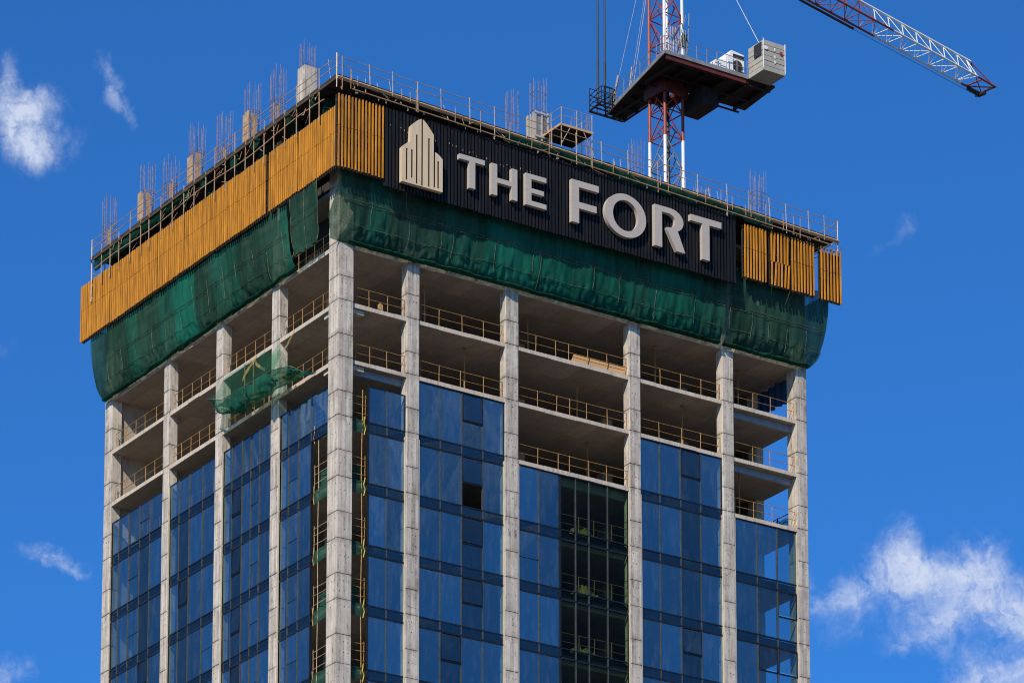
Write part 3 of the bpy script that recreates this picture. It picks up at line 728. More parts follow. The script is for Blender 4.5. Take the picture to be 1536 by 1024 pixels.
# ------------------------------------------------------------------ roof edge scaffold
SR = thing('scaffold', 'tubular edge scaffold along the roof above the sign face', 'scaffold', (16.8,-1.7,11.2))
def zr(x): return zd(x)
m = MB(); m.path([(x,-1.80,zr(x)-.30) for x in (-1.28,10,20,34.86)], .12, 4); m.build('ledger', M['ledger'], SR)
m = MB(); m.path([(x,-1.90,zr(x)-.80+.1*x/35) for x in [-.3+i*1.73 for i in range(21)]], .04, 5); m.build('ledger', M['tube'], SR)
for h in (1.02,.55):
    m = MB(); m.path([(x,-1.74,zr(x)+h+rnd(-.02,.02)) for x in [-1.28+i*2.0083 for i in range(19)]], .022, 5); m.build('rail', M['tube'], SR)
x = -1.0; i = 0
while x < 34.8:
    lo = -.32 if i % 3 == 1 else (-.95 if i % 3 == 0 else -.42)
    m = MB(); m.bar((x,-1.90,zr(x)+lo+rnd(-.06,.06)),(x+rnd(-.03,.03),-1.84,zr(x)+1.06+rnd(-.03,.05)),.027,5)
    if rnd(0,1) < .5: m.bar((x-.05,-1.82,zr(x)+lo+.1),(x+.05,-1.82,zr(x)+lo-.05),.05,5)
    m.build('post', M['tubegrey'] if i % 4 else M['tube'], SR); x += rnd(1.1,2.3); i += 1
for xx in (-1.28, 34.86):
    m = MB(); m.bar((xx,-1.74,zr(xx)-.9),(xx,-1.74,zr(xx)+1.1),.035,6); m.build('corner_post', M['tubegrey'], SR)
m = MB(); xx = 34.86
for h in (1.02,.55,-.2): m.bar((xx,-1.74,zr(xx)+h),(xx,1.9,zr(xx)+h),.024,5)
m.bar((xx,-1.74,zr(xx)-.9),(xx,1.9,zr(xx)-.2),.024,5); m.bar((xx,-1.74,zr(xx)-.3),(33.3,-.6,zr(xx)-.9),.024,5)
m.build('end_rail', M['tube'], SR)
for i in range(46):
    m = MB(); x = rnd(-.6,34); z = zr(x)-.80+.1*x/35
    if rnd(0,1) < .7: m.bar((x,-1.84,z+rnd(-.22,-.05)),(x,-1.84,z+.05),.035,5)
    else: m.bar((x,-1.84,z+.1),(x+rnd(-.4,.4),-1.6,z+rnd(.3,.7)),.025,5)
    m.build('coupler', M['tubegrey'], SR)
for i in range(70):
    m = MB(); x = rnd(-1,34.6); z = zr(x)
    t_ = rnd(0,1)
    if t_ < .45: m.bar((x,-1.92,z-rnd(.3,1.0)),(x+rnd(-.06,.06),-1.88,z+rnd(.0,.6)),.02,5)
    elif t_ < .75: m.bar((x,-1.86,z-rnd(.2,.9)),(x+rnd(.3,1.1),-1.86,z-rnd(.1,1.0)),.018,4)
    else: m.bar((x,-.6,z),(x+rnd(-.2,.2),-.4,z+rnd(.5,1.5)),.02,4)
    m.build('brace', M['tube'], SR)
for i in range(16):
    x = rnd(-.5,33); z = zr(x); w = rnd(.4,1.6); h = rnd(.15,.5); ph = rnd(0,9)
    m = MB(); m.grid(lambda a, v: (x+w*a,-.9+rnd(-.02,.02),z+h*v*(.6+.4*math.sin(a*5+ph))), 6, 2)
    m.build('edge_board', M['plank'] if i % 3 else M['ledger'], SR, recalc=False)
SL = thing('scaffold', 'tubular edge scaffold along the roof above the gold left face', 'scaffold', (-1.1,14,11.2))
ZL = 12.84
m = MB(); m.path([(-1.27,y,ZL-.28) for y in (-1.7,9,19,28.3)], .07, 4); m.build('ledger', M['ledger'], SL)
m = MB(); m.path([(-1.2,y,ZL-1.0+.12*math.sin(y*.55)) for y in [-.2+i*1.4 for i in range(21)]], .035, 5); m.build('ledger', M['tube'], SL)
for h in (1.05,.55):
    m = MB(); m.path([(-1.17,y,ZL+h+rnd(-.03,.03)) for y in [-1.6+i*1.495 for i in range(21)]], .024, 5); m.build('rail', M['tube'], SL)
y = .3; i = 0
while y < 28.2:
    top = 1.1 if i % 2 == 0 else rnd(-.1,.5)
    m = MB(); m.bar((-1.22,y,10.6),(-1.22,y+rnd(-.05,.05),ZL+top),.032,5)
    m.build('post', M['tube'], SL); y += rnd(.9,1.5); i += 1
m = MB(); m.bar((-1.17,28.3,ZL-3.0),(-1.17,28.3,ZL+1.15),.045,6); m.build('corner_post', M['tubegrey'], SL)
m = MB(); m.bar((-1.28,-1.74,ZL-.2),(-1.28,-1.74,ZL+1.2),.05,6); m.build('corner_post', M['tubegrey'], SL)
m = MB()
for h in (1.05,.55): m.bar((-1.17,28.3,ZL+h),(2.5,28.3,ZL+h),.024,5)
for (a, b) in (((-1.17,28.3,ZL-1.1),(-.2,28.1,ZL-1.3)),((-1.17,28.3,ZL-1.9),(-.3,28.1,ZL-2.3)),((-1.17,28.3,ZL-2.8),(-.4,27.8,ZL-2.2)),((-.4,28,ZL-.2),(-.4,28,ZL-3)),((-1.17,28.3,ZL-1.9),(-.5,28.2,ZL-1.3))): m.bar(a, b, .03, 5)
m.build('end_rail', M['tubegrey'], SL)
for i in range(30):
    m = MB(); y = rnd(0,27.5); z = ZL-rnd(.15,.9)
    m.path([(-1.25,y,z),(-1.3,y+rnd(.1,.35),z-rnd(.1,.5)),(-1.22,y+rnd(.3,.7),z-rnd(.0,.4))], .018, 4)
    m.build('coupler', M['tube'], SL)
for i in range(26):
    m = MB(); y = rnd(.3,27.5); z = ZL-rnd(.3,1.9)
    m.bar((-1.0,y,z),(-.9+rnd(-.1,.3),y+rnd(.3,1.4),z+rnd(-.9,.9)),.022,5); m.build('brace', M['tube'], SL)
for i in range(9):
    y = .8+i*3.1+rnd(-.5,.5); w = rnd(.5,1.1); h = rnd(.5,1.1); ph = rnd(0,9)
    def dr(a, v): return (-1.05-.12*math.sin(a*math.pi)+.08*noise.noise(Vector((a*3,v*3,ph))), y+w*a, 12.6-h*v*(.55+.45*math.sin(a*math.pi))+.06*noise.noise(Vector((a*4,ph,v))))
    m = MB(); m.grid(dr, 8, 7); m.build('net_scrap', M['netdark'], SL, smooth=True, recalc=False)
# green wrapped props in the open storey under the deck
PY = [1.0,4.6,8.3,11.2,14.7,18.0,22.2,25.6]
for i, y in enumerate(PY):
    t = thing('wrapped_column', 'roof level column wrapped in dark green net, %s behind the left scaffold' % (['nearest the corner','second from the corner','third from the corner','fourth from the corner','fifth from the corner','sixth from the corner','seventh from the corner','farthest from the corner'][i]), 'wrapped column', (.15,y,10.5), 'columns wrapped in green net under the roof deck')
    m = MB()
    def wrap(u, v):
        a = u*2*math.pi; r = .42+.06*noise.noise(Vector((a*1.5,v*4,i)))+.04*math.sin(v*23)
        return (-.1+r*math.cos(a), y+r*math.sin(a)*1.1, 10.5+2.1*v)
    m.grid(wrap, 18, 14); m.build('wrapping', M['netdark'], t, smooth=True, recalc=False)
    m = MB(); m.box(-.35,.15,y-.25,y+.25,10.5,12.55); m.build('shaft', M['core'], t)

# ------------------------------------------------------------------ starter bars on the roof
def rebar(x, y, zstub, ztop, w, d, label, stub='concrete', nb=9, ties=()):
    z0 = zd(x)
    t = thing('starter_bars', label, 'rebar', (x,y,z0), 'clusters of reinforcing bars standing on the roof')
    m = MB(); pts = []
    for i in range(nb):
        a = i/nb*4; k = int(a); f = a-k
        cx = [(-1+2*f,-1),(1,-1+2*f),(1-2*f,1),(-1,1-2*f)][k]
        px, py = x+cx[0]*w/2*.9, y+cx[1]*d/2*.9; pts.append((px,py))
        m.bar((px,py,z0),(px+rnd(-.05,.05),py+rnd(-.05,.05),ztop-rnd(0,.55)), .0125, 4)
    m.build('bars', M['rust'], t)
    m = MB()
    for zz in ties:
        for p, q in zip(pts, pts[1:]+pts[:1]): m.bar((*p,zz),(*q,zz),.015,4)
    if m.f: m.build('ties', M['rust'], t)
    if zstub:
        m = MB()
        if stub == 'concrete': m.cbox(x-w/2,x+w/2,y-d/2,y+d/2,z0+.01,zstub,.03); m.build('stub', M['concrete'], t)
        elif stub == 'slab':
            for a in (-1,1):
                m.box(x-w/2,x+w/2,y+a*d/2-.02,y+a*d/2+.02,z0+.01,zstub-.2,1)
                m.box(x+a*w/2-.02,x+a*w/2+.02,y-d/2+.021,y+d/2-.021,z0+.01,zstub-.3,1)
                for b in (-1,0,1): m.box(x+b*w/2*.95-.05,x+b*w/2*.95+.05,y+a*(d/2+.05)-.03,y+a*(d/2+.05)+.03,z0+.01,zstub)
                for b in (-1,0,1): m.box(x+a*(w/2+.05)-.03,x+a*(w/2+.05)+.03,y+b*d/2*.8-.05,y+b*d/2*.8+.05,z0+.01,zstub-.1)
            for zz in (z0+.6,z0+1.3,zstub-.12): m.box(x-w/2-.06,x+w/2+.06,y-d/2-.12,y-d/2-.081,zz-.05,zz+.05)
            m.build('formwork', [M['letter'], M['cranegrey']], t)
        else:
            for i in range(7):
                q = z0+.15+(zstub-z0-.2)*i/6
                for p, p2 in zip(pts, pts[1:]+pts[:1]): m.bar((*p,q),(*p2,q+rnd(-.04,.04)),.013,4)
            for i in range(6):
                u = x+rnd(-w*.4,w*.4); v = y+rnd(-d*.4,d*.4); m.bar((u,v,z0),(u+rnd(-.04,.04),v,zstub+rnd(-.3,.5)),.013,4)
            m.build('cage', M['rust'], t)
            m = MB(); y0 = y-d/2-.08; k = 2 if stub == 'rust' else 1
            for i in range(k): m.box(x-w/2+.1+.2*i,x-w/2+.27+.2*i,y0,y0+.04,z0+.01,zstub-rnd(.0,.5))
            if stub == 'rust':
                for i in range(3): m.box(x-w/2-.08,x-w/2-.04,y-d/2+.24*i,y-d/2+.22+.24*i,z0+.01,zstub-rnd(0,.3))
            m.build('board', M['board'], t)
ly = [28.0,23.0,20.0,16.7,13.3,9.9,6.9,3.5]
ln = ['at the far left corner of the roof','second from the far left corner','third from the far left corner','on the timber boxed column left of the middle','short bars in the middle of the left roof edge','on the third column from the roof corner','second from the bare concrete stub','on the tall bare concrete stub beside the roof corner']
ls = [(15.0,17.2,'ply'),(15.3,17.4,'rust'),(14.6,16.6,'ply'),(15.45,17.4,'rust'),(14.4,17.0,'ply'),(15.3,17.4,'rust'),(14.8,17.1,'ply'),(15.55,17.3,'concrete')]
for y, l, (zs, zt_, st) in zip(ly, ln, ls):
    rebar(-.15, y, zs, zt_, .85 if st != 'concrete' else .9, .8, 'reinforcing bars '+l, st, 11, (zs+.1,))
for (x, zs, zt_, w, l, st, ties) in ((12.3,None,16.3,.7,'thin bars just left of the shuttered column','ply',()),(14.15,15.3,17.7,.95,'tall bars in the pale shuttered column above the lettering','slab',(15.4,16.6)),
                             (17.2,None,16.2,1.1,'faint bars right of the raised platform','ply',()),(21.3,None,15.7,.8,'bars beside the foot of the crane mast','ply',(13.0,13.6)),
                             (26.1,13.2,14.0,.8,'short rusty bars right of the crane mast','rust',()),(30.5,None,16.0,.95,'bars of the tied cage near the right end of the roof','ply',(12.6,13.2,13.8,14.4))):
    rebar(x, .6, zs, zt_, w, .75, 'reinforcing '+l, st, 11, ties)
# raised platform
PT = thing('loading_platform', 'raised timber platform with tube railings on the roof edge', 'platform', (15.4,-.6,12.3))
m = MB(); m.box(14.3,16.55,-1.65,.5,13.72,13.87); m.build('deck', M['plank'], PT)
m = MB()
m.box(14.28,16.57,-1.72,-1.655,13.74,13.88); m.box(14.22,14.295,-1.72,.5,13.74,13.88); m.build('edge_board', M['ledger'], PT)
for (x, y) in ((14.3,-1.68),(16.5,-1.68),(15.4,-1.68),(14.3,.45),(16.5,.45),(14.3,-.6),(16.5,-.6)):
    m = MB(); m.bar((x,y,12.4 if x < 15 or y < 0 else 12.2),(x,y,14.95),.028,5); m.build('post', M['tubegrey'], PT)
m = MB()
for h in (14.4,14.9):
    m.path([(14.3,.45,h),(14.3,-1.68,h),(16.5,-1.68,h),(16.5,.45,h)], .022, 5)
m.bar((14.3,-1.7,12.6),(14.9,-1.7,13.7),.025,5); m.bar((16.5,-1.7,12.5),(15.9,-1.7,13.7),.025,5)
m.build('rail', M['tubegrey'], PT)

# ------------------------------------------------------------------ small site things
for (x, y, k, w_) in ((7.2,2.2,0,RB[2]),(9.6,1.6,1,RB[2]),(14.6,2.4,0,RB[3]),(17.8,1.9,1,RB[3]),(19.0,2.6,2,RB[3]),(23.6,2.0,0,RB[4]),(25.4,1.7,1,RB[4]),(30.0,2.2,0,RB[5]),(29.4,1.4,2,RB[5]),(1.7,16.6,0,LB['c']),(1.5,10.4,1,LB['b']),(1.9,23.5,1,LB['d']),(2.2,4.2,0,LB['a'])):
    z0 = A[k]; z1 = A[k-1]-.236
    m = MB(); m.bar((x,y,z0),(x,y,z0+1.7),.05,6); m.bar((x,y,z0+1.7),(x,y,z1-.02),.034,6)
    m.box(x-.12,x+.12,y-.12,y+.12,z0,z0+.015); m.box(x-.12,x+.12,y-.12,y+.12,z1-.02,z1-.002); m.bar((x-.1,y,z0+1.68),(x+.1,y,z0+1.68),.025,5)
    tag(m.build('steel_prop', M['rail'] if x > 8 else M['tube'], origin=(x,y,z0)), 'thin steel prop on the %s open floor, %s' % (ORD[k], w_), 'prop', 'steel props in the open storeys')
m = MB()
m.add([(16.3,.34,.0),(20.35,.34,.0),(20.4,.5,.62),(16.62,.5,.62),(16.3,.37,.0),(20.35,.37,.0),(20.4,.53,.62),(16.62,.53,.62)], [(0,1,2,3),(4,7,6,5),(0,4,5,1),(1,5,6,2),(2,6,7,3),(3,7,4,0)])
tag(m.build('plywood_board', M['ply'], origin=(18.3,.4,0)), 'long plywood board leaning on the guard rail in the wide middle bay', 'board')
m = MB()
for i, (a, h) in enumerate(((3.0,.55),(3.12,.66),(3.24,.6))): m.box(a,a+.1,.55+.02*i,.6+.02*i,.0,h)
tag(m.build('timber_offcuts', M['ply'], origin=(3.1,.55,0)), 'three upright timber offcuts on the first open floor right of the corner column', 'timber')
def tarp(i, v):
    y = 1.15+3.4*i; return (33.3+.10*math.sin(y*9)+.05*noise.noise(Vector((y*3,v*2,0))), y, 3.28-1.58*v+.05*math.sin(y*3))
m = MB(); m.grid(tarp, 60, 8)
tag(m.build('blue_sheet', M['tarp'], origin=(33.3,2.8,1.7), smooth=True, recalc=False), 'blue ribbed sheet hanging in the end bay below the right net', 'sheet')
# open strips beside the corner column: a rail stack with green cloth per floor
def hoist(face, u0, u1, top, label):
    P = (lambda u,d,z: (u,d,z)) if face == 'y' else (lambda u,d,z: (d,u,z))
    t = thing('strip_scaffold', label, 'scaffold', P((u0+u1)/2,.4,-30), 'tube scaffolds in the open strips beside the corner column')
    mat = M['rail'] if face == 'y' else M['tube']
    m = MB(); uu = u0+(u1-u0)*.72; z = -29
    pts = [P(uu+.03*math.sin(z*.8),.33,z) for z in [top-i*1.1 for i in range(22)]]
    m.path(pts, .032, 5); m.build('standard', mat, t)
    for k in range(2, 8):
        zz = A[k]
        m = MB()
        for h in (1.1,.55,1.55): m.path([P(u0,.36,zz+h+rnd(-.03,.03)),P((u0+u1)/2,.34,zz+h-.03),P(u1,.36,zz+h+rnd(-.05,.03))], .024, 5)
        m.bar(P(u0+.12,.36,zz),P(u0+.12,.36,zz+1.6),.024,5); m.bar(P(u1-.06,.38,zz-.4),P(u1-.06,.38,zz+1.7),.024,5)
        m.build('rail', mat, t)
        ph = rnd(0,9)
        def cloth(i, v):
            return P(u0+.04+(u1-u0-.08)*i,.30+.07*noise.noise(Vector((i*3+ph,v*2,ph))),zz+.12-.75*v+.10*noise.noise(Vector((i*2,ph,v))))
        m = MB(); m.grid(cloth, 8, 6); m.build('cloth', M['net'], t, smooth=True, recalc=False)
        def cloth2(i, v):
            return P(u0+.25+(u1-u0-.4)*i,.55+.1*noise.noise(Vector((i*3+ph,v*2,ph+4))),zz+1.15-1.0*v)
        if k % 2 or k == 3:
            m = MB(); m.grid(cloth2, 8, 6); m.build('cloth', M['net'], t, smooth=True, recalc=False)
    for k in range(2, 8):
        m = MB(); m.path([P(u1-.15+rnd(-.05,.05),.27,A[k]+.35),P(u1-.22,.25,A[k]-.1),P(u1-.1,.27,A[k]-.35),P(u1-.2,.27,A[k]-.75)], .03, 5)
        m.build('hose', M['yellow'] if face == 'y' else M['rail'], t)
hoist('y', 1.06, 2.13, A[1]-1.6, 'yellow tube scaffold in the dark open strip right of the corner column')
hoist('x', 1.2, 3.2, A[2], 'grey tube scaffold in the dark open strip left of the corner column')
# debris heaps behind the clear panes
for k in (3,4,5,6):
    m = MB()
    for j in range(7):
        x = 16.6+j*.26+rnd(-.05,.05); h = rnd(.25,.75)*(1-abs(j-2.5)/5)
        def heap(i, v): 
            a = i*2*math.pi; r = .28*(1-v)**.7
            return (x+r*math.cos(a), .62+.22*math.cos(a*.5)+r*math.sin(a)*.5, A[k]+h*v*1.3+.05*noise.noise(Vector((a,v,x))))
        m.grid(heap, 10, 5)
    tag(m.build('net_heap', M['rag'], origin=(17.2,.6,A[k]), smooth=True, recalc=False), 'heap of straw net behind clear panes of the middle bay, %s storey below rails' % {3:'first',4:'second',5:'third',6:'fourth'}[k], 'net heap', 'heaps of net behind the clear panes')
    guard_rail('y', 15.4, 20.4, A[k], [.02,.28,.5,.75,.98], 'guard rail seen through the clear panes, %s glazed storey of the middle bay' % {3:'first',4:'second',5:'third',6:'fourth'}[k])
# blue netted scaffold frame in the end bay, third open floor
NB = thing('frame_screen', 'black tube frame with blue green netting in the end bay above the glass', 'screen', (33,2.5,A[2]))
m = MB(); z = A[2]
for y in (1.4,2.6,4.0): m.bar((33.2,y,z),(33.2,y,z+1.5),.035,5)
for h in (.4,1.0,1.45): m.bar((33.2,1.2,z+h),(33.2,4.3,z+h),.028,5)
m.bar((33.2,1.4,z),(33.2,2.6,z+1.4),.025,5); m.bar((33.2,4.0,z),(33.2,2.6,z+1.4),.025,5)
m.build('frame', M['blackiron'], NB)
m = MB(); m.grid(lambda i, v: (33.27+.05*noise.noise(Vector((i*5,v*3,1))),1.2+3.1*i,z+.02+1.25*v), 12, 8); m.build('sheet', netting('teal_net', (.005,.05,.09), (.01,.09,.14), .4, .5), NB, smooth=True, recalc=False)

# ------------------------------------------------------------------ tower crane
CX, CY, CA = 31.75, 12.0, math.radians(5)
CR = thing('tower_crane', 'red and white lattice tower crane with machinery deck and a long jib above the roof', 'crane', (CX,CY,12))
def cl(u, v, z):
    return Vector((CX+u*math.cos(CA)-v*math.sin(CA), CY+u*math.sin(CA)+v*math.cos(CA), z))
def mast(z0, z1, legm, bracem, w=.76, lr=.105, bay=2.0, legsm=None):
    m = MB(); n = max(1, round((z1-z0)/bay)); h = (z1-z0)/n
    C4 = [(-w,-w),(w,-w),(w,w),(-w,w)]
    mats = [M['cranered'], M['cranewhite'], M['cranegrey']]
    for i, (a, b) in enumerate(C4): m.bar(cl(a,b,z0), cl(a,b,z1), lr, 8, legsm[i] if legsm else legm)
    for k in range(n):
        za, zb = z0+k*h, z0+(k+1)*h
        for i in range(4):
            p, q = C4[i], C4[(i+1)%4]
            m.bar(cl(*p,za+.05), cl(*q,za+.05), .045, 5, bracem)
            mid = ((p[0]+q[0])/2, (p[1]+q[1])/2)
            if (k+i) % 2: m.bar(cl(*p,za+.05), cl(*q,zb+.05), .045, 5, bracem); m.bar(cl(*q,za+.05), cl(*mid,(za+zb)/2), .04, 5, bracem)
            else: m.bar(cl(*q,za+.05), cl(*p,zb+.05), .045, 5, bracem); m.bar(cl(*p,za+.05), cl(*mid,(za+zb)/2), .04, 5, bracem)
    return m.build('mast_section', mats, CR)
mast(12.3, 22.75, 1, 2); mast(22.77, 26.4, 0, 0); mast(27.05, 39.6, 0, 0, legsm=[1,1,1,0], lr=.10)
m = MB(); m.bar(cl(.2,.1,12.4), cl(.2,.1,26.3), .13, 6)
for i in range(30): m.bar(cl(.05,.1,12.6+i*.45), cl(.36,.1,12.6+i*.45), .02, 4)
m.build('ladder', M['blackiron'], CR)
# slewing collar and L shaped machinery deck
m = MB()
for (a0,a1,b0,b1,z0,z1) in ((-1.0,1.0,-1.05,-.9,25.7,26.55),(-1.0,1.0,.9,1.05,25.7,26.55),(-1.05,-.9,-.89,.89,25.7,26.55),(.9,1.05,-.89,.89,25.7,26.55)):
    P = [cl(a,b,z) for z in (z0,z1) for a,b in ((a0,b0),(a1,b0),(a1,b1),(a0,b1))]
    m.add(P, [(0,3,2,1),(4,5,6,7),(0,1,5,4),(1,2,6,5),(2,3,7,6),(3,0,4,7)])
m.build('slewing_collar', M['cranecollar'], CR)
DZ = 26.7
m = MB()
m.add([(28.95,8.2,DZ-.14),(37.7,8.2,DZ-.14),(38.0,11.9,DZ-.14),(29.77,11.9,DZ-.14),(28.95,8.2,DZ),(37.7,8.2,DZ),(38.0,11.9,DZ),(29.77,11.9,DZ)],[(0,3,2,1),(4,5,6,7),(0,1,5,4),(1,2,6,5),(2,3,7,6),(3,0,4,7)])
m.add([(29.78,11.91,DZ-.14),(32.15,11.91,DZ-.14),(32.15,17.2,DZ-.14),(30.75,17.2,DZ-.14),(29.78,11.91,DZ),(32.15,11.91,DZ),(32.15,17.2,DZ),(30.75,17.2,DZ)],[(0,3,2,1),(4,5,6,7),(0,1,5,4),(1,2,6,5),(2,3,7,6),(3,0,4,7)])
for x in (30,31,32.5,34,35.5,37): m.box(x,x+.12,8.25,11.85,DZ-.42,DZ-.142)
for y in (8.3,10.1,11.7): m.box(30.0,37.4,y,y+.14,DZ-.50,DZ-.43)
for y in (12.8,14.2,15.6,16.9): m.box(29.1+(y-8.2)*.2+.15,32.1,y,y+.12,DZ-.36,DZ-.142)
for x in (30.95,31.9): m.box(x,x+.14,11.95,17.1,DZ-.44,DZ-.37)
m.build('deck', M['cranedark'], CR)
m = MB(); m.box(29.0,35.5,8.13,8.19,DZ-.16,DZ+.10); m.add([(28.88,8.13,DZ-.16),(28.94,8.13,DZ-.16),(30.76,17.2,DZ-.16),(30.70,17.2,DZ-.16),(28.88,8.13,DZ+.1),(28.94,8.13,DZ+.1),(30.76,17.2,DZ+.1),(30.70,17.2,DZ+.1)],[(0,3,2,1),(4,5,6,7),(0,1,5,4),(1,2,6,5),(2,3,7,6),(3,0,4,7)])
m.build('toe_board', M['cranegrey'], CR)
m = MB(); m.box(29.1,35.4,8.205,8.3,DZ-.46,DZ-.165); m.build('edge_girder', M['cranecollar'], CR)
def railing(pts, h=1.1, n=None):
    m = MB()
    for hh in (h, h*.52): m.path([(x,y,z+hh) for x,y,z in pts], .022, 5)
    for p in pts: m.bar(p, (p[0],p[1],p[2]+h), .026, 5)
    m.build('railing', M['cranegrey'], CR)
railing([(29.05+.8*i,8.18,DZ) for i in range(9)])
m = MB()
for i in range(14): m.bar((29.0+i*.13,8.25+.02*i,DZ),(28.95+i*.13,8.25,DZ+1.9),.016,4)
for (a, b) in (((29.4,8.2,DZ+1.1),(30.3,8.2,DZ+2.3)),((30.3,8.2,DZ+2.3),(31.6,9.4,DZ+2.0)),((30.2,9.0,DZ),(31.2,9.0,DZ+3.4)),((31.0,8.6,DZ),(31.9,9.6,DZ+4.0))): m.bar(a, b, .03, 5)
m.build('cable_bundle', M['cranegrey'], CR)
railing([(28.95+1.78*i/7,8.2+8.9*i/7,DZ) for i in range(8)])
railing([(32.1,12.4+i*1.2,DZ) for i in range(5)])
railing([(30.8,17.2,DZ),(31.5,17.2,DZ),(32.1,17.2,DZ)])
# open basket at the end of the short arm
m = MB(); bz = DZ-.1
Q = [(29.45,16.0),(30.55,16.0),(30.85,17.6),(29.6,17.6)]
for p, q in zip(Q, Q[1:]+Q[:1]):
    m.bar((*p,bz),(*q,bz),.07,5)
    for h in (.4,.75,1.1): m.bar((*p,bz+h),(*q,bz+h),.028,5)
for k in (.3,.6): m.bar((29.45+.05*k,16+1.6*k,bz),(30.55+.3*k,16+1.6*k,bz),.06,5)
m.bar((29.6,17.6,bz),(32.25,17.6,bz),.09,5); m.bar((30.85,17.25,bz),(32.2,17.25,bz),.05,5)
for p in Q + [(30.1,16.0),(30.2,17.6)]: m.bar((*p,bz),(*p,bz+1.1),.035,5)
for (a, b) in (((29.5,16.1,bz),(29.65,17.5,bz+1.1)),((30.6,16.2,bz+1.1),(30.85,17.5,bz)),((29.6,17.6,bz+1.6),(30.9,17.6,bz+1.6)),((29.6,17.6,bz),(29.6,17.6,bz+1.6)),((30.9,17.6,bz),(30.9,17.6,bz+1.6)),((30.9,17.6,bz+1.6),(32.1,17.2,bz+1.2))): m.bar(a, b, .03, 5)
m.path([(29.9,16.3,bz),(29.9,16.3,bz+1.3),(30.5,16.3,bz+1.3),(30.5,16.3,bz)],.06,5)
m.build('basket', M['blackiron'], CR)
m = MB()
for x in (29.72,30.27): m.bar((x,16.8,DZ),(x,16.8,44),.062,6); m.bar((x,16.8,DZ),(x,16.8,DZ+3.2),.08,6)
m.build('hanger_bar', M['blackiron'], CR)
m = MB()
for (a, b) in (((30.6,16.4,DZ+.1),(31.7,12.2,41)),((31.4,15.8,DZ+.1),(31.8,12.3,41)),((30.9,14.4,DZ+1),(31.75,12.1,41))): m.bar(a, b, .018, 4); 
m.bar((30.6,16.4,DZ+.1),(30.72,15.9,DZ+2.0),.09,6); m.bar((31.4,15.8,DZ+.1),(31.44,15.4,DZ+2.6),.05,6)
m.bar((35.7,7.2,28.7),(32.5,11.2,40),.02,4)
m.build('tie_rope', M['cranegrey'], CR)
# counterweight block, winch housing and the cabinet below deck
m = MB()
for i in range(6):
    z0 = DZ-.12+i*.353; m.box(35.56+.012*(i%2),37.3-.01*(i%2),6.55+.012*(i%2),8.18,z0,z0+.315)
m.box(35.6,37.26,6.6,8.06,DZ-.10,DZ+1.98,1)
for (x, y) in ((35.545,6.535),(37.27,6.535)): m.box(x,x+.05,y,y+.05,DZ+.02,DZ+2.05,2)
m.box(35.5,35.556,6.75,7.5,DZ+1.0,DZ+1.85,1)
m.build('counterweight', [M['weight'], M['dark'], M['cranewhite']], CR)
m = MB()
for (x, z) in ((35.75,DZ+1.42),): m.bar((x,6.5,z),(x,6.54,z),.13,12)
for z in (DZ+1.36,DZ+.85,DZ+.5): m.box(36.42,36.5,6.52,6.545,z,z+.2)
m.build('white_marker', M['winch'], CR)
m = MB(); m.bar((36.95,6.5,DZ+1.32),(36.95,6.54,DZ+1.32),.13,8); m.build('red_marker', M['redmark'], CR)
m = MB(); m.prism([(33.5,DZ+.05),(33.95,DZ+.9),(34.45,DZ+1.72),(35.45,DZ+1.62),(35.45,DZ+.05)], 'y', 8.5, 9.9)
m.prism([(32.95,DZ+.05),(33.0,DZ+.6),(33.3,DZ+.85),(33.48,DZ+.7),(33.48,DZ+.05)], 'y', 8.6, 9.6)
m.prism([(34.1,DZ+.05),(34.1,DZ+1.25),(34.5,DZ+1.25),(34.5,DZ+.05)], 'y', 8.40, 8.495); m.box(33.0,33.4,8.3,8.55,DZ+.05,DZ+.55); m.bar((33.6,8.35,DZ+.45),(33.6,9.9,DZ+.45),.34,14)
m.box(34.56,35.44,8.47,8.495,DZ+1.25,DZ+1.5,1); m.box(35.1,35.4,8.47,8.497,DZ+.15,DZ+.4,1)
for (cx_, r) in ((34.9,.38),): m.bar((cx_,8.44,DZ+.72),(cx_,8.505,DZ+.72),r,14,1)
m.bar((34.3,8.45,DZ+.35),(34.3,8.505,DZ+.35),.12,8,1); m.bar((33.2,8.55,DZ+.4),(33.2,8.605,DZ+.4),.2,10,1)
m.build('winch_housing', [M['winch'], M['dark']], CR)
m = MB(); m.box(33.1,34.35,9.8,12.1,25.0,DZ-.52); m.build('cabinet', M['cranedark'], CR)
m = MB()
for (a, b, c, h, mi) in ((30.2,8.9,.5,.5,0),(31.0,9.2,.7,.42,0),(32.0,9.0,.55,.5,0),(29.8,9.8,.5,.8,1)):
    m.box(a,a+c,b,b+c,DZ+.01,DZ+h,mi)
for i in range(9): m.bar((29.3+i*.2,9.1,DZ),(29.3+i*.2,9.1,DZ+1.5),.02,4,1)
m.build('machinery', [M['cranered'], M['cranegrey']], CR)
def tuft(i, v): return (31.5+.45*(i-.5)+.18*noise.noise(Vector((i*6,v*4,2))),9.6+.3*noise.noise(Vector((i*5,v*5,7))),DZ+2.5-.75*v*abs(math.sin(i*6))-.3*v)
m = MB(); m.grid(tuft, 12, 8); m.build('green_cloth', M['netdark'], CR, smooth=True, recalc=False)
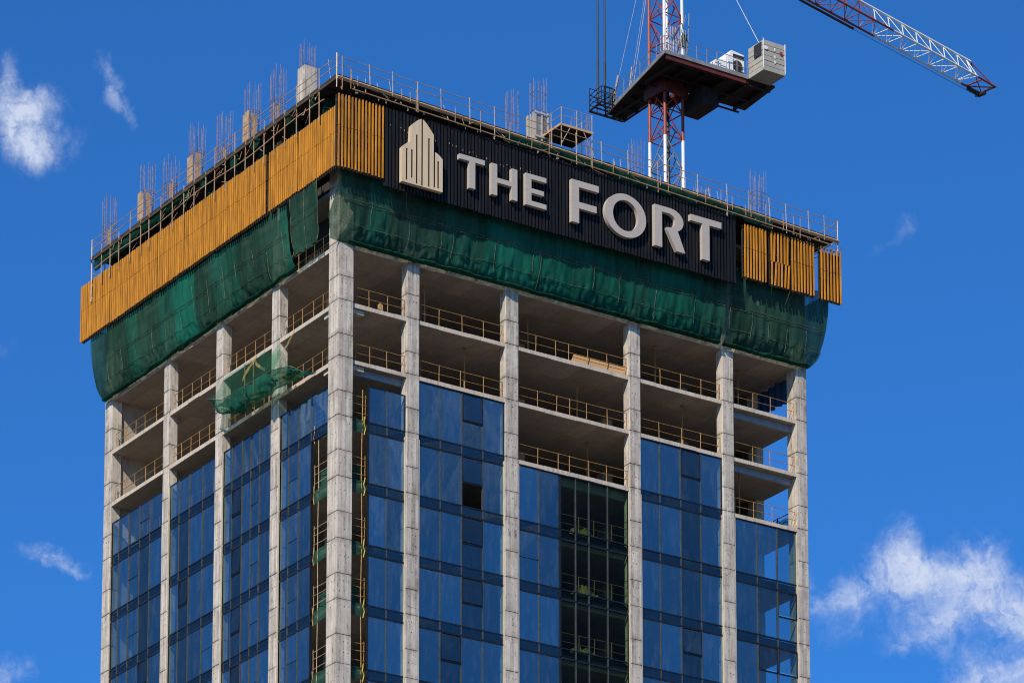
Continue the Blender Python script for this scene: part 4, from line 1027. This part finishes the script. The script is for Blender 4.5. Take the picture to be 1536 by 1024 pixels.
# jib
JD = Vector((math.cos(math.radians(13.1)), math.sin(math.radians(13.1)), 0)); JN = Vector((-JD.y, JD.x, 0)); JO_ = Vector((CX,CY,38.72))
def jp(s, n, z): return JO_ + JD*s + JN*n + Vector((0,0,z))
mats = [M['cranered'], M['cranewhite'], M['blackiron']]
m = MB(); SW = 22.9; SE = 33.6
for n_, r in ((-.75,.075),(.75,.075)):
    m.bar(jp(.5,n_,0), jp(SW-(.0 if n_ < 0 else .3),n_,0), r, 6, 0); m.bar(jp(SW-(.0 if n_ < 0 else .3),n_,0), jp(SE-1.2,n_,0), r, 6, 1); m.bar(jp(SE-1.2,n_,0), jp(SE+1.0,n_*.9,0), r, 6, 0)
m.bar(jp(.5,0,1.45), jp(19.5,0,1.45), .07, 6, 0); m.bar(jp(19.5,0,1.45), jp(SE-1.0,0,1.45), .095, 6, 1)
m.bar(jp(SE-1,0,1.45), jp(SE+1,.6,0), .04, 5, 0); m.bar(jp(SE-1,0,1.45), jp(SE+1,-.6,0), .04, 5, 0)
s = .8; i = 0
while s < SE-1.5:
    mi = 0 if s < SW-.5 else 1
    e = min(s+1.55, SE-1.2); h = (s+e)/2
    for n_ in (-.75,.75):
        m.bar(jp(s,n_,0), jp(h,0,1.45), .03, 5, 0 if s < 20 else 1); m.bar(jp(h,0,1.45), jp(e,n_,0), .03, 5, 0 if s < 20 else 1)
    m.bar(jp(s,-.75,0), jp(s,.75,0), .035, 5, mi)
    m.bar(jp(s,-.75 if i%2 else .75,0), jp(e,.75 if i%2 else -.75,0), .03, 5, mi)
    s = e; i += 1
m.bar(jp(SE+.95,-.7,0), jp(SE+.95,.7,0), .07, 6, 0); m.bar(jp(SE-.6,-.75,0), jp(SE-.6,.75,0), .06, 6, 0)
m.bar(jp(SE-.6,.75,-.02), jp(SE+.9,-.6,-.02), .05, 6, 2)
m.bar(jp(SE-.4,.75,-.1), jp(SE+1.1,.75,-.1), .13, 6, 2); m.bar(jp(SE+.9,.2,-.15), jp(SE+.9,.8,-.15), .16, 8, 2); m.bar(jp(SE+.5,.7,-.1), jp(SE+.55,.7,-.42), .1, 6, 2)
m.build('jib', mats, CR)
m = MB(); m.bar(jp(1,.8,-.35), jp(SE+.6,.8,-.25), .018, 4); m.build('hoist_rope', M['blackiron'], CR)
m = MB(); m.bar(jp(10,1.0,-.08), jp(SW-2.2,1.0,-.08), .09, 5); m.build('walkway', M['cranedark'], CR)

# ------------------------------------------------------------------ ground
m = MB(); m.add([(-6000,-6000,GROUND),(6000,-6000,GROUND),(6000,6000,GROUND),(-6000,6000,GROUND)], [(0,1,2,3)])
tag(m.build('ground', M['ground']), kind='structure')

# ------------------------------------------------------------------ camera (fitted)
f, pitch, yaw = 6473.264, .19418, .58076
cd = bpy.data.cameras.new('camera'); cam = bpy.data.objects.new('camera', cd); col.objects.link(cam)
cd.sensor_width = 36; cd.sensor_fit = 'HORIZONTAL'; cd.lens = f*36/1536
cd.shift_x = (768-753.075)/1536; cd.shift_y = (1888.92-512)/1536
cd.clip_start = 1; cd.clip_end = 20000
cam.location = (-119.366,-198.945,-101.685)
cam.rotation_euler = (math.pi/2+pitch, 0, -yaw)
scene.camera = cam

# ------------------------------------------------------------------ sun and sky
sd = Vector((-.669,-.430,.620)).normalized()
el = math.asin(sd.z); az = math.atan2(sd.x, sd.y)
L = bpy.data.lights.new('sun', 'SUN'); L.energy = 5.0; L.angle = math.radians(.5); L.color = (1,.90,.75)
lo = bpy.data.objects.new('sun', L); col.objects.link(lo); lo.rotation_euler = (-sd).to_track_quat('-Z','Y').to_euler()
w = bpy.data.worlds.new('World'); scene.world = w; w.use_nodes = True
nt = w.node_tree; nt.nodes.clear()
def N(t, **k):
    x = nt.nodes.new(t)
    for a, b in k.items(): setattr(x, a, b)
    return x
K = nt.links.new
def math_(op, a, b=None, c=None, clamp=False):
    x = N('ShaderNodeMath', operation=op, use_clamp=clamp)
    for s_, v in zip(x.inputs, (a,b,c)):
        if v is None: continue
        if hasattr(v,'is_output'): K(v, s_)
        else: s_.default_value = v
    return x.outputs[0]
sky = N('ShaderNodeTexSky', sky_type='NISHITA'); sky.sun_disc = False
sky.sun_elevation = el; sky.sun_rotation = az
sky.altitude = 900; sky.air_density = 1.0; sky.dust_density = .15; sky.ozone_density = 6.0
tc = N('ShaderNodeTexCoord'); sep = N('ShaderNodeSeparateXYZ'); K(tc.outputs['Generated'], sep.inputs[0])
deg = 180/math.pi
azn = math_('MULTIPLY', math_('ARCTAN2', sep.outputs[0], sep.outputs[1]), deg)
eln = math_('MULTIPLY', math_('ARCSINE', sep.outputs[2]), deg)
# cloud coordinates in degrees of azimuth and elevation, warped by noise
cmb = N('ShaderNodeCombineXYZ'); K(azn, cmb.inputs[0]); K(eln, cmb.inputs[1])
def noise_(vec, scale, detail, rough, dist=0.):
    x = N('ShaderNodeTexNoise'); x.inputs['Scale'].default_value = scale; x.inputs['Detail'].default_value = detail
    x.inputs['Roughness'].default_value = rough; x.inputs['Distortion'].default_value = dist; K(vec, x.inputs['Vector']); return x
def warp(vec, scale, amt, detail=5):
    nw = noise_(vec, scale, detail, .6)
    wv = N('ShaderNodeVectorMath', operation='SUBTRACT'); K(nw.outputs['Color'], wv.inputs[0]); wv.inputs[1].default_value = (.5,.5,.5)
    ws = N('ShaderNodeVectorMath', operation='SCALE'); K(wv.outputs[0], ws.inputs[0]); ws.inputs['Scale'].default_value = amt
    wa = N('ShaderNodeVectorMath', operation='ADD'); K(vec, wa.inputs[0]); K(ws.outputs[0], wa.inputs[1]); return wa.outputs[0]
W1 = warp(cmb.outputs[0], 1.3, 1.1); W2 = warp(W1, 4.5, .22)
sepw = N('ShaderNodeSeparateXYZ'); K(warp(cmb.outputs[0], 1.8, .62), sepw.inputs[0])
awn, ewn = sepw.outputs[0], sepw.outputs[1]
mp = N('ShaderNodeMapping'); mp.inputs['Rotation'].default_value = (0,0,.6); mp.inputs['Scale'].default_value = (1.5,.8,1); K(W2, mp.inputs[0])
n1 = noise_(mp.outputs[0], 1.7, 10, .6); n2 = noise_(W2, 5.5, 7, .6)
def blob(a, e, ra, re, amp, rot=0.):
    dx = math_('SUBTRACT', awn, a); dy = math_('SUBTRACT', ewn, e)
    c, s_ = math.cos(rot), math.sin(rot)
    u = math_('ADD', math_('MULTIPLY', dx, c/ra), math_('MULTIPLY', dy, s_/ra))
    v = math_('ADD', math_('MULTIPLY', dx, -s_/re), math_('MULTIPLY', dy, c/re))
    r2 = math_('ADD', math_('MULTIPLY', u, u), math_('MULTIPLY', v, v))
    return math_('MULTIPLY', math_('POWER', 2.71828, math_('MULTIPLY', r2, -1)), amp)
BL = [(26.45,25.75,.36,.42,1.0,0),(26.2,26.15,.16,.4,.65,0),(26.8,26.0,.3,.2,.6,.5),(26.75,25.4,.32,.3,.55,0),(27.1,25.65,.3,.22,.35,0),
      (27.65,26.30,.15,.36,.52,.25),(27.95,25.92,.15,.36,.52,.6),
      (26.95,20.28,.48,.2,.78,-.2),(27.35,20.08,.3,.1,.4,-.3),(26.45,18.75,.3,.22,.7,0),(26.3,22.9,.5,.14,.28,0),
      (38.9,20.3,.30,.66,.70,.15),(39.3,20.05,.7,.34,.75,-.25),(39.95,20.25,.36,.42,.72,-.4),(38.1,19.85,.62,.26,.66,.35),(40.5,19.5,.65,.42,.95,-.2),
      (39.2,19.35,.6,.22,.52,.45),(37.45,20.0,.22,.32,.6,0),(40.1,18.62,.8,.3,.8,.1),(39.6,19.0,.9,.35,.35,-.3),(38.0,19.3,.5,.2,.32,.3),
      (39.05,24.45,.24,.2,.38,.5),(38.55,24.15,.34,.12,.34,.5),(39.7,19.75,1.1,.6,.26,-.1),(26.6,25.5,.6,.45,.22,0),(38.6,20.0,.7,.4,.2,.2),
      (15,16,5,2.5,.75,0),(52,15,7,2.5,.75,.1),(75,22,8,4,.7,0),(-10,20,8,4,.7,.1),(-40,25,12,4,.55,0),(120,24,12,5,.5,0),(146,23.5,3,1.6,.62,.3),(150,21,4,1.2,.55,-.2),(142,25,3,1.0,.5,.5),(-33,22,3,1.5,.62,.2),(-38,24,3,1.2,.55,-.3),(-28,25,2.5,1.0,.5,.4)]  # unseen clouds; the later ones are added to vary reflections in the glass
tot = None
for b in BL:
    x = blob(*b); tot = x if tot is None else math_('ADD', tot, x)
tot = math_('MINIMUM', tot, 1.25)
den = math_('ADD', math_('MULTIPLY', math_('SUBTRACT', n1.outputs['Fac'], .5), 2.6), math_('MULTIPLY', math_('SUBTRACT', n2.outputs['Fac'], .5), 1.25))
raw = math_('ADD', math_('SUBTRACT', tot, .36), math_('MULTIPLY', den, math_('ADD', math_('MULTIPLY', tot, .72), .12)))
mr = N('ShaderNodeMapRange', interpolation_type='SMOOTHSTEP'); K(raw, mr.inputs[0]); mr.inputs[1].default_value = -.20; mr.inputs[2].default_value = 1.25
cloud = math_('MULTIPLY', mr.outputs[0], .92)
tint = N('ShaderNodeMix', data_type='RGBA', blend_type='MULTIPLY'); tint.inputs[0].default_value = 1
K(sky.outputs[0], tint.inputs[6]); tint.inputs[7].default_value = (.34,.95,1.50,1)
mx = N('ShaderNodeMix', data_type='RGBA'); K(cloud, mx.inputs[0]); K(tint.outputs[2], mx.inputs[6]); mx.inputs[7].default_value = (6.6,7.3,9.0,1)
bg = N('ShaderNodeBackground'); bg.inputs['Strength'].default_value = .1; K(mx.outputs[2], bg.inputs['Color'])
wo = N('ShaderNodeOutputWorld'); K(bg.outputs[0], wo.inputs['Surface'])

scene.render.engine = 'CYCLES'
scene.cycles.max_bounces = 8; scene.cycles.transparent_max_bounces = 24
scene.cycles.use_denoising = True
scene.cycles.filter_width = 1.05
scene.view_settings.view_transform = 'Standard'; scene.view_settings.look = 'None'
scene.view_settings.exposure = 0; scene.view_settings.gamma = 1
